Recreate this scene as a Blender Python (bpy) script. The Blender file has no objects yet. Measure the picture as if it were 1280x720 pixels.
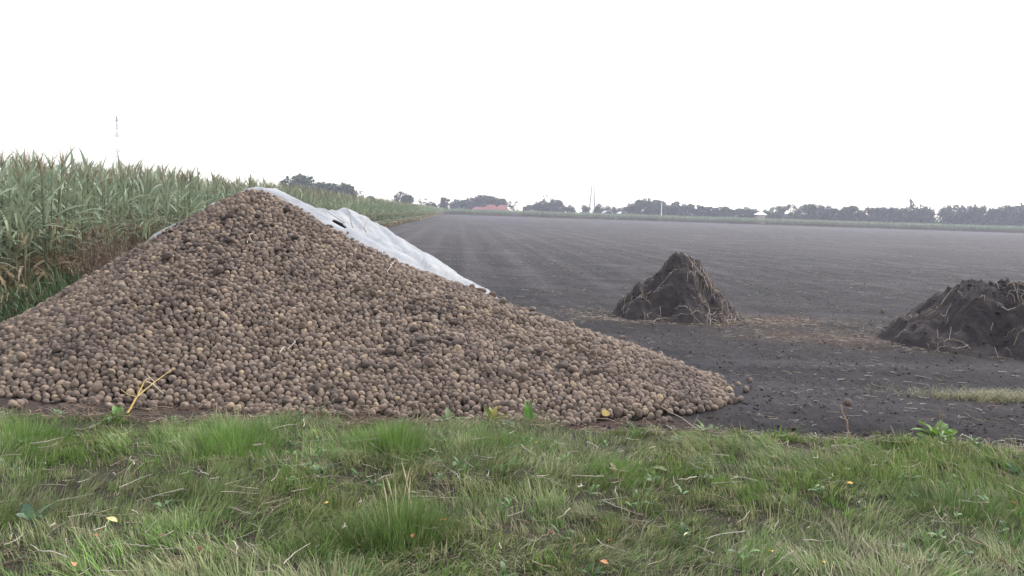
import bpy, math, random
import numpy as np
from mathutils import Vector, Matrix, kdtree

random.seed(7)
R = np.random.default_rng(11)
SC = bpy.context.scene
COL = SC.collection
rad = math.radians

# ------------------------------------------------------------------ camera
EYE = Vector((0.0, 0.0, 1.6))
PITCH, ROLL, FPX = rad(5.407), rad(1.81), 1000.0
cam_rot = Matrix.Rotation(math.pi / 2 - PITCH, 3, 'X') @ Matrix.Rotation(ROLL, 3, 'Z')
cd = bpy.data.cameras.new('camera')
cam = bpy.data.objects.new('camera', cd)
COL.objects.link(cam)
cam.location = EYE
cam.rotation_euler = cam_rot.to_euler()
cd.sensor_width = 36.0
cd.lens = 36.0 * FPX / 1280.0
cd.clip_start, cd.clip_end = 0.1, 8000.0
SC.camera = cam


def ray(px, py):
    return cam_rot @ Vector(((px - 640) / FPX, -(py - 360) / FPX, -1.0))


def ground_at(px, py, z=0.0):
    """The spot on the ground that is seen at a place of the photograph."""
    d = ray(px, py)
    t = (z - EYE.z) / d.z
    return EYE + d * t


def at_depth(px, py, Y):
    d = ray(px, py)
    return EYE + d * (Y / d.y)


def project(P):
    """(n,3) -> pixel x, pixel y, depth"""
    M = np.array(cam_rot)
    q = (np.asarray(P) - np.array(EYE)) @ M
    dz = np.maximum(-q[:, 2], 1e-6)
    return 640 + FPX * q[:, 0] / dz, 360 - FPX * q[:, 1] / dz, -q[:, 2]


# ------------------------------------------------------------------ numeric noise
def _hash(ix, iy, seed):
    n = (ix.astype(np.int64) * 374761393 + iy.astype(np.int64) * 668265263 + seed * 2147483647) & 0xFFFFFFFF
    n = ((n ^ (n >> 13)) * 1274126177) & 0xFFFFFFFF
    n = (n ^ (n >> 16)) & 0xFFFFFFFF
    return n / 4294967295.0


def vnoise(x, y, seed=0):
    x = np.asarray(x, float); y = np.asarray(y, float)
    ix, iy = np.floor(x), np.floor(y)
    fx, fy = x - ix, y - iy
    fx = fx * fx * fx * (fx * (fx * 6 - 15) + 10); fy = fy * fy * fy * (fy * (fy * 6 - 15) + 10)
    a, b = _hash(ix, iy, seed), _hash(ix + 1, iy, seed)
    c, d = _hash(ix, iy + 1, seed), _hash(ix + 1, iy + 1, seed)
    return (a * (1 - fx) + b * fx) * (1 - fy) + (c * (1 - fx) + d * fx) * fy


def fbm(x, y, seed=0, octv=4):
    """-1 .. 1"""
    s, amp, tot = 0.0, 1.0, 0.0
    for k in range(octv):
        c, sn = math.cos(k * 0.7), math.sin(k * 0.7)
        s = s + amp * (vnoise((x * c - y * sn) * 2 ** k, (x * sn + y * c) * 2 ** k, seed + 13 * k) * 2 - 1)
        tot += amp; amp *= 0.5
    return s / tot


def sstep(a, b, x):
    t = np.clip((np.asarray(x, float) - a) / (b - a), 0, 1)
    return t * t * (3 - 2 * t)


# ------------------------------------------------------------------ mesh helpers
def make_mesh(name, V, F, mat=None, smooth=True, col=None, col_name='Col', matidx=None, mats=None):
    V = np.asarray(V, np.float32).reshape(-1, 3)
    F = np.asarray(F, np.int32)
    me = bpy.data.meshes.new(name)
    me.vertices.add(len(V)); me.vertices.foreach_set('co', V.ravel())
    n, k = F.shape
    me.loops.add(n * k); me.loops.foreach_set('vertex_index', F.ravel())
    me.polygons.add(n)
    me.polygons.foreach_set('loop_start', np.arange(0, n * k, k, dtype=np.int32))
    me.polygons.foreach_set('use_smooth', np.full(n, smooth, dtype=bool))
    for m in (mats or ([mat] if mat else [])):
        me.materials.append(m)
    if matidx is not None:
        me.polygons.foreach_set('material_index', np.asarray(matidx, np.int32))
    me.update(calc_edges=True)
    if col is not None:
        a = me.color_attributes.new(col_name, 'FLOAT_COLOR', 'POINT')
        c = np.ones((len(V), 4), np.float32); c[:, :3] = col
        a.data.foreach_set('color', c.ravel())
    return me


class MB:
    """Collects quads and vertex colours for one mesh."""
    def __init__(self):
        self.v, self.f, self.c, self.n = [], [], [], 0

    def add(self, V, F, c=(0.5, 0.5, 0.5)):
        V = np.asarray(V, float).reshape(-1, 3); F = np.asarray(F, int)
        if F.shape[1] == 3:
            F = np.concatenate([F, F[:, 2:3]], 1)
        C = np.broadcast_to(np.asarray(c, float), V.shape)
        self.v.append(V); self.f.append(F + self.n); self.c.append(C); self.n += len(V)

    def arrays(self):
        return np.concatenate(self.v), np.concatenate(self.f), np.concatenate(self.c)

    def mesh(self, name, mat, smooth=True):
        V, F, C = self.arrays()
        if (F[:, 2] == F[:, 3]).all():
            F = F[:, :3]
        return make_mesh(name, V, F, mat, smooth, C)


def link(name, data, parent=None, loc=None, rz=0.0, scale=None):
    o = bpy.data.objects.new(name, data)
    COL.objects.link(o)
    if parent is not None:
        o.parent = parent
    if loc is not None:
        o.location = loc
    if rz:
        o.rotation_euler = (0, 0, rz)
    if scale is not None:
        o.scale = scale
    return o


def tag(o, label=None, cat=None, group=None, kind=None):
    if label: o['label'] = label
    if cat: o['category'] = cat
    if group: o['group'] = group
    if kind: o['kind'] = kind
    return o


def copy_tree(o, parent=None):
    c = o.copy(); COL.objects.link(c)
    if parent is not None:
        c.parent = parent
    for ch in [x for x in o.children]:
        copy_tree(ch, c)
    return c


def tube(pts, radii, ns=6):
    P = np.asarray(pts, float); n = len(P)
    r = np.broadcast_to(np.asarray(radii, float), (n,))
    T = np.gradient(P, axis=0); T /= np.linalg.norm(T, axis=1)[:, None] + 1e-9
    ref = np.array([0.31, 0.17, 0.93]) if abs(T[0] @ [0.31, 0.17, 0.93]) < 0.9 else np.array([0.9, 0.3, 0.1])
    A = np.cross(T, ref); A /= np.linalg.norm(A, axis=1)[:, None] + 1e-9
    B = np.cross(T, A)
    an = np.arange(ns) * 2 * math.pi / ns
    V = (P[:, None] + (A[:, None] * np.cos(an)[None, :, None] + B[:, None] * np.sin(an)[None, :, None]) * r[:, None, None]).reshape(-1, 3)
    i = np.arange(n - 1)[:, None] * ns; j = np.arange(ns)[None]
    jn = (j + 1) % ns
    F = np.stack([i + j, i + jn, i + ns + jn, i + ns + j], -1).reshape(-1, 4)
    return V, F


def box(c, s):
    c = np.array(c, float); s = np.array(s, float) / 2
    V = np.array([[x, y, z] for z in (-1, 1) for y in (-1, 1) for x in (-1, 1)]) * s + c
    F = [[0, 2, 3, 1], [4, 5, 7, 6], [0, 1, 5, 4], [2, 6, 7, 3], [0, 4, 6, 2], [1, 3, 7, 5]]
    return V, np.array(F)


def leaf_strip(base, az, elev, L, W, droop, n=6, vee=0.0, twist=0.0, prof=None):
    """An arching leaf: returns vertices (3 across when vee else 2) and quads."""
    t = np.linspace(0, 1, n + 1)
    ang = elev - droop * t ** 1.3
    ds = L / n
    hx = np.concatenate([[0], np.cumsum(np.cos(ang[:-1]) * ds)])
    hz = np.concatenate([[0], np.cumsum(np.sin(ang[:-1]) * ds)])
    dirh = np.array([math.cos(az), math.sin(az), 0]); side = np.array([-math.sin(az), math.cos(az), 0])
    P = np.asarray(base, float) + hx[:, None] * dirh + hz[:, None] * np.array([0, 0, 1.0])
    w = (W / 2) * (prof(t) if prof else np.minimum(1, 0.55 + 2.2 * t) * np.maximum(0.03, 1 - t ** 2.2))
    nrm = -np.sin(ang)[:, None] * dirh + np.cos(ang)[:, None] * np.array([0, 0, 1.0])
    tw = twist * t
    S = side[None] * np.cos(tw)[:, None] + nrm * np.sin(tw)[:, None]
    if vee:
        rows = [P - S * w[:, None] + nrm * (vee * w)[:, None], P, P + S * w[:, None] + nrm * (vee * w)[:, None]]
    else:
        rows = [P - S * w[:, None], P + S * w[:, None]]
    k = len(rows)
    V = np.stack(rows, 1).reshape(-1, 3)
    F = []
    for i in range(n):
        for j in range(k - 1):
            a = i * k + j
            F.append([a, a + 1, a + k + 1, a + k])
    return V, np.array(F), np.repeat(t, k)


def replicate(V, F, C, pos, rz, sc, tint=None):
    n, m = len(pos), len(V)
    c, s = np.cos(rz)[:, None], np.sin(rz)[:, None]
    sc = np.broadcast_to(np.asarray(sc, float), (n,))[:, None]
    X = (V[None, :, 0] * c - V[None, :, 1] * s) * sc + pos[:, 0:1]
    Y = (V[None, :, 0] * s + V[None, :, 1] * c) * sc + pos[:, 1:2]
    Z = V[None, :, 2] * sc + pos[:, 2:3]
    VV = np.stack([X, Y, Z], -1).reshape(-1, 3)
    FF = (F[None] + (np.arange(n) * m)[:, None, None]).reshape(-1, F.shape[1])
    CC = np.broadcast_to(C[None], (n, m, 3))
    if tint is not None:
        CC = CC * tint[:, None, :]
    return VV, FF, CC.reshape(-1, 3)


def blades(pos, L, W, az, lean, col, tipcol=None, levels=3, curl=1.0):
    """Grass blades: n strips of `levels` quads each."""
    n = len(pos)
    t = np.linspace(0, 1, levels + 1)
    th = lean[:, None] * (0.35 + curl * t[None])
    th = np.minimum(th, 1.75)
    ds = (L / levels)[:, None]
    hx = np.concatenate([np.zeros((n, 1)), np.cumsum(np.sin(th[:, :-1]) * ds, 1)], 1)
    hz = np.concatenate([np.zeros((n, 1)), np.cumsum(np.cos(th[:, :-1]) * ds, 1)], 1)
    d = np.stack([np.cos(az), np.sin(az)], -1)
    sa = az + math.pi / 2 + R.normal(0, 0.5, n)
    s = np.stack([np.cos(sa), np.sin(sa)], -1)
    w = (W / 2)[:, None] * np.maximum(0.06, 1 - t[None] ** 1.6)
    P = np.empty((n, levels + 1, 2, 3))
    for j, sg in enumerate((-1, 1)):
        P[:, :, j, 0] = pos[:, 0:1] + hx * d[:, 0:1] + sg * w * s[:, 0:1]
        P[:, :, j, 1] = pos[:, 1:2] + hx * d[:, 1:2] + sg * w * s[:, 1:2]
        P[:, :, j, 2] = pos[:, 2:3] + hz
    m = 2 * (levels + 1)
    k = np.arange(levels) * 2
    f = np.stack([k, k + 1, k + 3, k + 2], -1)
    F = (f[None] + (np.arange(n) * m)[:, None, None]).reshape(-1, 4)
    if tipcol is None:
        tipcol = col
    C = col[:, None, None, :] * (1 - t[None, :, None, None]) + tipcol[:, None, None, :] * t[None, :, None, None]
    C = np.broadcast_to(C, (n, levels + 1, 2, 3))
    return P.reshape(-1, 3), F, C.reshape(-1, 3)


# ------------------------------------------------------------------ materials
def mat(name, rough=0.8, spec=0.3):
    m = bpy.data.materials.new(name); m.use_nodes = True
    nt = m.node_tree; b = nt.nodes['Principled BSDF']
    b.inputs['Roughness'].default_value = rough
    b.inputs['Specular IOR Level'].default_value = spec
    return m, nt, b


def N(nt, typ, **kw):
    n = nt.nodes.new(typ)
    for k, v in kw.items():
        if k in n.inputs.keys():
            n.inputs[k].default_value = v
        else:
            setattr(n, k, v)
    return n


def noise_node(nt, vec, scale, detail=5, rough=0.6):
    n = nt.nodes.new('ShaderNodeTexNoise')
    n.inputs['Scale'].default_value = scale; n.inputs['Detail'].default_value = detail
    n.inputs['Roughness'].default_value = rough
    nt.links.new(vec, n.inputs['Vector'])
    return n


def ramp(nt, fac, stops):
    r = nt.nodes.new('ShaderNodeValToRGB')
    e = r.color_ramp.elements
    while len(e) < len(stops): e.new(0.5)
    for el, (p, c) in zip(e, stops):
        el.position = p
        el.color = (*c, 1) if len(c) == 3 else c
    nt.links.new(fac, r.inputs['Fac'])
    return r


def mixc(nt, fac, a, b, mode='MIX'):
    m = nt.nodes.new('ShaderNodeMix'); m.data_type = 'RGBA'; m.blend_type = mode
    for sock, v in ((m.inputs[0], fac), (m.inputs[6], a), (m.inputs[7], b)):
        if hasattr(v, 'links') or hasattr(v, 'is_linked'):
            nt.links.new(v, sock)
        elif isinstance(v, (int, float)):
            sock.default_value = v
        else:
            sock.default_value = (*v, 1)
    return m.outputs[2]


def bump(nt, bsdf, height, strength, dist):
    b = nt.nodes.new('ShaderNodeBump')
    b.inputs['Strength'].default_value = strength; b.inputs['Distance'].default_value = dist
    nt.links.new(height, b.inputs['Height']); nt.links.new(b.outputs[0], bsdf.inputs['Normal'])


def pos_out(nt):
    return nt.nodes.new('ShaderNodeNewGeometry').outputs['Position']


def leafy(name, trans=0.35, rough=0.55, vary=0.25, nscale=3.0):
    """Plant material: colour from the vertex colour, light shines through it."""
    m, nt, b = mat(name, rough, 0.3)
    a = N(nt, 'ShaderNodeVertexColor', layer_name='Col')
    n = noise_node(nt, pos_out(nt), nscale, 3)
    g = ramp(nt, n.outputs['Fac'], [(0.3, (1 - vary,) * 3), (0.7, (1 + vary,) * 3)])
    c = mixc(nt, 1.0, a.outputs['Color'], g.outputs['Color'], 'MULTIPLY')
    nt.links.new(c, b.inputs['Base Color'])
    t = nt.nodes.new('ShaderNodeBsdfTranslucent'); nt.links.new(c, t.inputs['Color'])
    mx = nt.nodes.new('ShaderNodeMixShader'); mx.inputs[0].default_value = trans
    nt.links.new(b.outputs[0], mx.inputs[1]); nt.links.new(t.outputs[0], mx.inputs[2])
    nt.links.new(mx.outputs[0], nt.nodes['Material Output'].inputs['Surface'])
    return m


def vcol(name, rough=0.8, vary=0.3, nscale=30.0, bstr=0.0, bdist=0.01, spec=0.3):
    m, nt, b = mat(name, rough, spec)
    a = N(nt, 'ShaderNodeVertexColor', layer_name='Col')
    n = noise_node(nt, pos_out(nt), nscale, 4)
    g = ramp(nt, n.outputs['Fac'], [(0.3, (1 - vary,) * 3), (0.7, (1 + vary,) * 3)])
    nt.links.new(mixc(nt, 1.0, a.outputs['Color'], g.outputs['Color'], 'MULTIPLY'), b.inputs['Base Color'])
    if bstr:
        bump(nt, b, n.outputs['Fac'], bstr, bdist)
    return m


def plain(name, c, rough=0.7, vary=0.2, nscale=4.0, metal=0.0):
    m, nt, b = mat(name, rough)
    n = noise_node(nt, pos_out(nt), nscale, 4)
    lo = tuple(x * (1 - vary) for x in c); hi = tuple(min(1, x * (1 + vary)) for x in c)
    g = ramp(nt, n.outputs['Fac'], [(0.3, lo), (0.7, hi)])
    nt.links.new(g.outputs['Color'], b.inputs['Base Color'])
    b.inputs['Metallic'].default_value = metal
    return m


# soil: vertex colour R = verge earth, G = brown chaff, B = paler soil tone
def soil_material(name, base_lo, base_hi, use_attr=True):
    m, nt, b = mat(name, 0.92, 0.15)
    p = pos_out(nt)
    n1 = noise_node(nt, p, 0.35, 4); n2 = noise_node(nt, p, 9.0, 8, 0.7); n3 = noise_node(nt, p, 45.0, 6, 0.75)
    c = ramp(nt, n2.outputs['Fac'], [(0.3, base_lo), (0.72, base_hi)]).outputs['Color']
    g = ramp(nt, n1.outputs['Fac'], [(0.3, (0.82, 0.82, 0.82)), (0.7, (1.2, 1.18, 1.15))]).outputs['Color']
    c = mixc(nt, 1.0, c, g, 'MULTIPLY')
    if use_attr:
        a = N(nt, 'ShaderNodeVertexColor', layer_name='Col')
        s = nt.nodes.new('ShaderNodeSeparateColor'); nt.links.new(a.outputs['Color'], s.inputs[0])
        c = mixc(nt, s.outputs[1], c, (0.098, 0.062, 0.047))
        c = mixc(nt, s.outputs[2], c, (0.083, 0.074, 0.078))
        c = mixc(nt, s.outputs[0], c, (0.052, 0.046, 0.032))
    sp = ramp(nt, n3.outputs['Fac'], [(0.66, (0, 0, 0)), (0.74, (1, 1, 1))]).outputs['Color']
    mm = nt.nodes.new('ShaderNodeMath'); mm.operation = 'MULTIPLY'; mm.inputs[1].default_value = 0.5
    nt.links.new(sp, mm.inputs[0])
    c = mixc(nt, mm.outputs[0], c, (0.085, 0.078, 0.080))
    nt.links.new(c, b.inputs['Base Color'])
    ad = nt.nodes.new('ShaderNodeMath'); ad.operation = 'ADD'
    nt.links.new(n2.outputs['Fac'], ad.inputs[0]); nt.links.new(n3.outputs['Fac'], ad.inputs[1])
    bump(nt, b, ad.outputs[0], 0.9, 0.03)
    return m


M_SOIL = soil_material('peat_soil', (0.0135, 0.0118, 0.0133), (0.040, 0.0352, 0.0378))
M_MOUND = soil_material('mound_soil', (0.036, 0.031, 0.033), (0.080, 0.067, 0.066), False)
M_GRASS = leafy('grass_blades', 0.30, 0.6, 0.18, 5.0)
M_CORN = leafy('corn_leaves', 0.28, 0.5, 0.22, 2.5)
M_WEED = leafy('weed_leaves', 0.3, 0.5, 0.25, 18.0)
M_TREE = leafy('tree_foliage', 0.2, 0.7, 0.3, 0.35)
M_DRY = vcol('dry_plant_stems', 0.85, 0.3, 25.0)
M_BARK = vcol('tree_bark', 0.9, 0.35, 6.0)
M_LEAF = leafy('fallen_leaf_skin', 0.2, 0.6, 0.35, 60.0)

# potato skin
M_POT, nt, b = mat('potato_skin', 0.85, 0.22)
g = nt.nodes.new('ShaderNodeNewGeometry'); oi = nt.nodes.new('ShaderNodeObjectInfo')
ad = nt.nodes.new('ShaderNodeMath'); ad.operation = 'ADD'
nt.links.new(g.outputs['Random Per Island'], ad.inputs[0]); nt.links.new(oi.outputs['Random'], ad.inputs[1])
fr = nt.nodes.new('ShaderNodeMath'); fr.operation = 'FRACT'; nt.links.new(ad.outputs[0], fr.inputs[0])
skin = ramp(nt, fr.outputs[0], [(0.0, (0.125, 0.088, 0.069)), (0.25, (0.172, 0.124, 0.097)), (0.6, (0.224, 0.163, 0.121)),
                                (0.86, (0.236, 0.182, 0.144)), (0.96, (0.285, 0.210, 0.150)), (1.0, (0.36, 0.27, 0.17))])
n1 = noise_node(nt, g.outputs['Position'], 17.0, 6, 0.7); n2 = noise_node(nt, g.outputs['Position'], 1.1, 4, 0.6)
n3 = noise_node(nt, g.outputs['Position'], 130.0, 4, 0.7)
dirt = ramp(nt, n1.outputs['Fac'], [(0.46, (0, 0, 0)), (0.62, (1, 1, 1))])
cc = mixc(nt, dirt.outputs['Color'], skin.outputs['Color'], (0.076, 0.058, 0.049))
patch = ramp(nt, n2.outputs['Fac'], [(0.30, (1, 1, 1)), (0.46, (0, 0, 0))])
pm = nt.nodes.new('ShaderNodeMath'); pm.operation = 'MULTIPLY'; pm.inputs[1].default_value = 0.55
nt.links.new(patch.outputs['Color'], pm.inputs[0])
cc = mixc(nt, pm.outputs[0], cc, (0.056, 0.043, 0.038))
nt.links.new(cc, b.inputs['Base Color'])
bump(nt, b, n3.outputs['Fac'], 0.35, 0.004)

M_CUT = plain('cut_potato_flesh', (0.42, 0.31, 0.09), 0.5, 0.15, 40)
M_CORE = plain('heap_earth', (0.072, 0.054, 0.045), 0.95, 0.35, 20)

# white fleece
M_FLEECE, nt, b = mat('fleece_cloth', 0.75, 0.25)
tc = pos_out(nt)
n1 = noise_node(nt, tc, 3.0, 5); n2 = noise_node(nt, tc, 60.0, 3)
c = ramp(nt, n1.outputs['Fac'], [(0.32, (0.29, 0.295, 0.31)), (0.68, (0.45, 0.455, 0.465))])  # wrinkle shading put into the colour as lighter and darker blotches
nt.links.new(c.outputs['Color'], b.inputs['Base Color'])
ad = nt.nodes.new('ShaderNodeMath'); ad.operation = 'ADD'
nt.links.new(n1.outputs['Fac'], ad.inputs[0]); nt.links.new(n2.outputs['Fac'], ad.inputs[1])
bump(nt, b, ad.outputs[0], 0.35, 0.02)
t = nt.nodes.new('ShaderNodeBsdfTranslucent'); t.inputs['Color'].default_value = (0.28, 0.29, 0.31, 1)
mx = nt.nodes.new('ShaderNodeMixShader'); mx.inputs[0].default_value = 0.25
nt.links.new(b.outputs[0], mx.inputs[1]); nt.links.new(t.outputs[0], mx.inputs[2])
nt.links.new(mx.outputs[0], nt.nodes['Material Output'].inputs['Surface'])


# ------------------------------------------------------------------ the lie of the land
EDGE_SLOPE = -0.069                       # the corn edge and the sown rows run along this line


def corn_edge_x(Y):
    return -5.8 + EDGE_SLOPE * Y


def verge_y(x):
    x = np.asarray(x, float)
    return np.interp(x, [-6, -3.4, -2.4, -1, 0, 1.3, 2.2, 3, 3.8, 6], [5.32, 5.44, 5.55, 5.66, 5.66, 5.60, 5.62, 5.60, 5.45, 5.3]) + 0.07 * fbm(x * 0.9, x * 0 + 3.1, 5) + 0.05 * fbm(x * 3.1, x * 0 + 1.7, 6)


def ground_z(x, y):
    x = np.asarray(x, float); y = np.asarray(y, float)
    d = np.hypot(x, y)
    vm = sstep(0.12, -0.10, y - verge_y(x))
    near = sstep(90, 15, d)
    rows = 0.007 * np.sin(2 * math.pi * (x - EDGE_SLOPE * y) / 0.62 + 0.8 * fbm(x * .3, y * .1, 9)) * sstep(13, 22, y) * sstep(110, 45, d)
    clod = (0.030 * fbm(x * 2.2, y * 2.2, 21) + 0.022 * np.abs(fbm(x * 7.0, y * 7.0, 22)) + 0.012 * fbm(x * 19, y * 19, 23)) * near
    big = 0.05 * fbm(x * 0.25, y * 0.25, 24) * near
    rut = -0.06 * np.exp(-((y - verge_y(x) - 0.28) / 0.2) ** 2) * sstep(1.0, 2.0, x)
    field = rows + clod + big + rut
    verge = 0.07 + 0.05 * fbm(x * 1.3, y * 1.3, 31) + 0.02 * fbm(x * 5, y * 5, 32)
    return field * (1 - vm) + verge * vm


def heap_pts():
    P = []

    def seg(a, b, n, s0, s1):
        for i in range(n):
            t = i / (n - 1)
            P.append([a[k] + (b[k] - a[k]) * t for k in range(3)] + [s0[j] + (s1[j] - s0[j]) * t for j in range(3)])
    # x, y, z, slope in front, slope at the left and back, slope at the right
    seg((-3.04, 9.4, 1.765), (-2.70, 9.3, 1.62), 5, (.54, .66, .55), (.52, .6, .5))
    seg((-2.70, 9.3, 1.62), (-1.75, 8.75, 1.14), 8, (.52, .6, .5), (.43, .5, .4))
    seg((-1.75, 8.75, 1.14), (-0.75, 8.25, 0.86), 8, (.43, .5, .4), (.39, .5, .38))
    seg((-0.75, 8.25, 0.86), (0.48, 7.6, 0.52), 10, (.39, .5, .38), (.345, .45, .33))
    seg((0.48, 7.6, 0.52), (1.80, 6.98, 0.04), 12, (.345, .45, .33), (.36, .42, .36))
    seg((-2.85, 11.0, 1.52), (-2.50, 11.6, 1.50), 6, (.52, .6, .55), (.5, .6, .58))
    return np.array(P)


HP = heap_pts()


def heap_z(x, y):
    x = np.asarray(x, float); y = np.asarray(y, float)
    h = np.full(x.shape, -9.0)
    for px, py, pz, sf, sl, sr in HP:
        dx, dy = x - px, y - py
        d = np.hypot(dx, dy) + 1e-9
        wf = np.clip(-dy / d, 0, 1) ** 2
        wr = np.clip(dx / d, 0, 1) ** 2
        s = sf * wf + sr * wr + sl * np.clip(1 - wf - wr, 0, 1)
        c = 0.16
        h = np.maximum(h, pz - 0.05 - s * (np.sqrt(d * d + c * c) - c))
    h = h + (0.05 * fbm(x * 0.9, y * 0.9, 41) + 0.025 * fbm(x * 2.7, y * 2.7, 42)) * sstep(-0.1, 0.3, h)
    return h


# the front hem of the fleece, as y over x
HEM = np.array([(-6.6, 10.3), (-5.4, 9.75), (-4.7, 9.42), (-4.2, 9.28), (-3.7, 9.30), (-3.3, 9.42), (-3.04, 9.46), (-2.75, 9.42), (-2.4, 9.25), (-1.8, 8.93), (-1.2, 8.64),
                (-0.9, 8.75), (-0.72, 9.6), (-0.5, 10.8), (-0.1, 12.6), (1.0, 15), (2.4, 18)])


def hem_y(x):
    return np.interp(x, HEM[:, 0], HEM[:, 1])


# mounds of earth, as (x, y, height, radius x, radius y)
m1 = ground_at(846, 397); m2 = ground_at(1232, 432)

# ------------------------------------------------------------------ ground sheet
fine = np.arange(-48, 48.01, 0.17)
coarse = np.arange(51, 309.1, 3.0)
ang = np.radians(np.concatenate([fine, coarse]))
rr = [0.0, 0.6, 1.2, 1.8]
while rr[-1] < 5200:
    rr.append(rr[-1] * (1.0085 if rr[-1] < 70 else 1.05))
rr = np.array(rr)
A, Rr = np.meshgrid(ang, rr)
X, Y = np.sin(A) * Rr, np.cos(A) * Rr
Z = ground_z(X, Y)
na, nr = len(ang), len(rr)
i = np.arange(nr - 1)[:, None] * na; j = np.arange(na)[None]; jn = (j + 1) % na
F = np.stack([i + j, i + jn, i + na + jn, i + na + j], -1).reshape(-1, 4)
vm = sstep(0.10, -0.04, Y - verge_y(X) + 0.06 * fbm(X * 6, Y * 6, 51))
chaff = np.zeros_like(X)
for (cx, cy, ax, ay, k) in ((m1.x + 0.95, m1.y - 0.1, 1.3, 0.6, .9), (m2.x - 1.2, m2.y + .2, 2.2, 0.7, .75), (m1.x - .2, m1.y - .7, 1.7, .45, .45), (m2.x - .2, m2.y - .55, 1.8, .4, .6)):
    chaff = np.maximum(chaff, k * np.exp(-((X - cx) / ax) ** 2 - ((Y - cy) / ay) ** 2))
chaff = np.clip(chaff * (0.75 + 0.7 * fbm(X * 1.6, Y * 1.6, 52)), 0, 1)
toe = np.exp(-np.clip(np.abs(heap_z(X, Y)), 0, 3) ** 2 / .03) * sstep(9.0, 6.3, Y) * sstep(2.0, 1.0, X)
chaff = np.maximum(chaff, 0.75 * toe * np.clip(.6 + .8 * fbm(X * 2, Y * 2, 58), 0, 1))
pale_tone = sstep(9, 60, Y) * 0.40 + 0.30 * sstep(0, .7, fbm(X * .35, Y * 1.6, 57)) + 0.25 * sstep(.1, .5, fbm(X * 0.5, Y * .9, 53)) * sstep(6.5, 8, Y) + 0.22 * sstep(0, .6, fbm((X - EDGE_SLOPE * Y) * 1.4, Y * .05, 54)) * sstep(12, 25, Y)  # paler with distance, in patches and along the rows
pale_tone += (.42 * sstep(.1, .9, np.sin(2 * math.pi * (X - EDGE_SLOPE * Y) / 1.5 + .5 * fbm(X * .2, Y * .05, 59))) * (.5 + .5 * fbm(X * .3, Y * .3, 60)) - .04) * sstep(10, 18, Y) * sstep(150, 60, Y)
pale_tone = np.clip(pale_tone, 0, 1)
colr = np.stack([vm, chaff, pale_tone], -1).reshape(-1, 3)
ground = link('ground', make_mesh('ground', np.stack([X, Y, Z], -1).reshape(-1, 3), F[:, ::-1], M_SOIL, True, colr))
tag(ground, kind='structure')

# ------------------------------------------------------------------ potato heap
def ico(sub):
    import bmesh
    bm = bmesh.new(); bmesh.ops.create_icosphere(bm, subdivisions=sub, radius=1.0)
    V = np.array([v.co[:] for v in bm.verts]); F = np.array([[v.index for v in f.verts] for f in bm.faces]); bm.free()
    return V, F


def potato_shape(V, seed):
    r = np.random.default_rng(seed)
    ax = np.array([r.uniform(1.0, 1.32), r.uniform(0.92, 1.06), r.uniform(0.82, 0.96)])
    D = np.zeros(len(V))
    for k in range(5):
        d = r.normal(size=3); d /= np.linalg.norm(d)
        D += r.uniform(-.085, .085) * np.cos(r.uniform(1.5, 3.6) * (V @ d) + r.uniform(0, 6))
    for k in range(3):                                   # eyes: shallow dimples
        d = r.normal(size=3); d /= np.linalg.norm(d)
        D -= 0.05 * np.exp(-(np.linalg.norm(V - d, axis=1) / 0.28) ** 2)
    return V * (1 + D)[:, None] * ax


V3, F3 = ico(3)
V2, F2 = ico(2)
SHAPES = [potato_shape(V3, 100 + k) for k in range(14)]
SHAPES_LO = [potato_shape(V2, 100 + k) for k in range(14)]

# scatter on the open face of the heap, then settle (spheres push each other apart, gravity pulls to the face)
sp = 0.0565
gx, gy = np.meshgrid(np.arange(-7.2, 2.5, sp), np.arange(4.9, 11.5, sp * 0.87))
gx = gx + (np.arange(gx.shape[0]) % 2)[:, None] * sp / 2
gx = (gx + R.normal(0, .028, gx.shape)).ravel(); gy = (gy + R.normal(0, .028, gy.shape)).ravel()
hz = heap_z(gx, gy)
edge_n = 0.07 * fbm(gx * 2.5, gy * 2.5, 61) + .02 * R.normal(size=gx.shape) * sstep(.10, 0, hz)
keep = (hz + edge_n > -0.005) & (gy < hem_y(gx) + 0.18)
gx, gy, hz = gx[keep], gy[keep], hz[keep]
n0 = len(gx)
ex = R.random(n0) < 0.02
gx = np.concatenate([gx, gx[ex] + .02]); gy = np.concatenate([gy, gy[ex] + .01])
P = np.stack([gx, gy, np.maximum(heap_z(gx, gy), ground_z(gx, gy)) + .03], -1)
P[n0:, 2] += 0.06
n = len(P)
rad_p = np.clip(R.normal(0.0308, 0.0046, n), 0.020, 0.044)


def support(x, y):
    return np.maximum(heap_z(x, y), ground_z(x, y))


for it in range(26):
    kd = kdtree.KDTree(n)
    for k in range(n):
        kd.insert(P[k], k)
    kd.balance()
    if it % 3 == 0:
        I, J = [], []
        for k in range(n):
            for (_, q, _) in kd.find_range(P[k], 0.095):
                if q > k:
                    I.append(k); J.append(q)
        I = np.array(I); J = np.array(J)
    d = P[I] - P[J]
    L = np.linalg.norm(d, axis=1) + 1e-6
    pen = (rad_p[I] + rad_p[J]) * 1.0 - L
    on = pen > 0
    mv = (d[on] / L[on][:, None]) * (pen[on] * 0.42)[:, None]
    np.add.at(P, I[on], mv); np.add.at(P, J[on], -mv)
    S = support(P[:, 0], P[:, 1])
    P[:, 2] += np.where(P[:, 2] < S + rad_p * .75, (S + rad_p * .75 - P[:, 2]), -0.010 if it < 22 else -0.004)
S = support(P[:, 0], P[:, 1])
ok = (P[:, 2] < S + 0.11) & ~((P[:, 1] > hem_y(P[:, 0]) - .12) & (P[:, 2] > S + .036))
P, rad_p = P[ok], rad_p[ok]; n = len(P)
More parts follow.
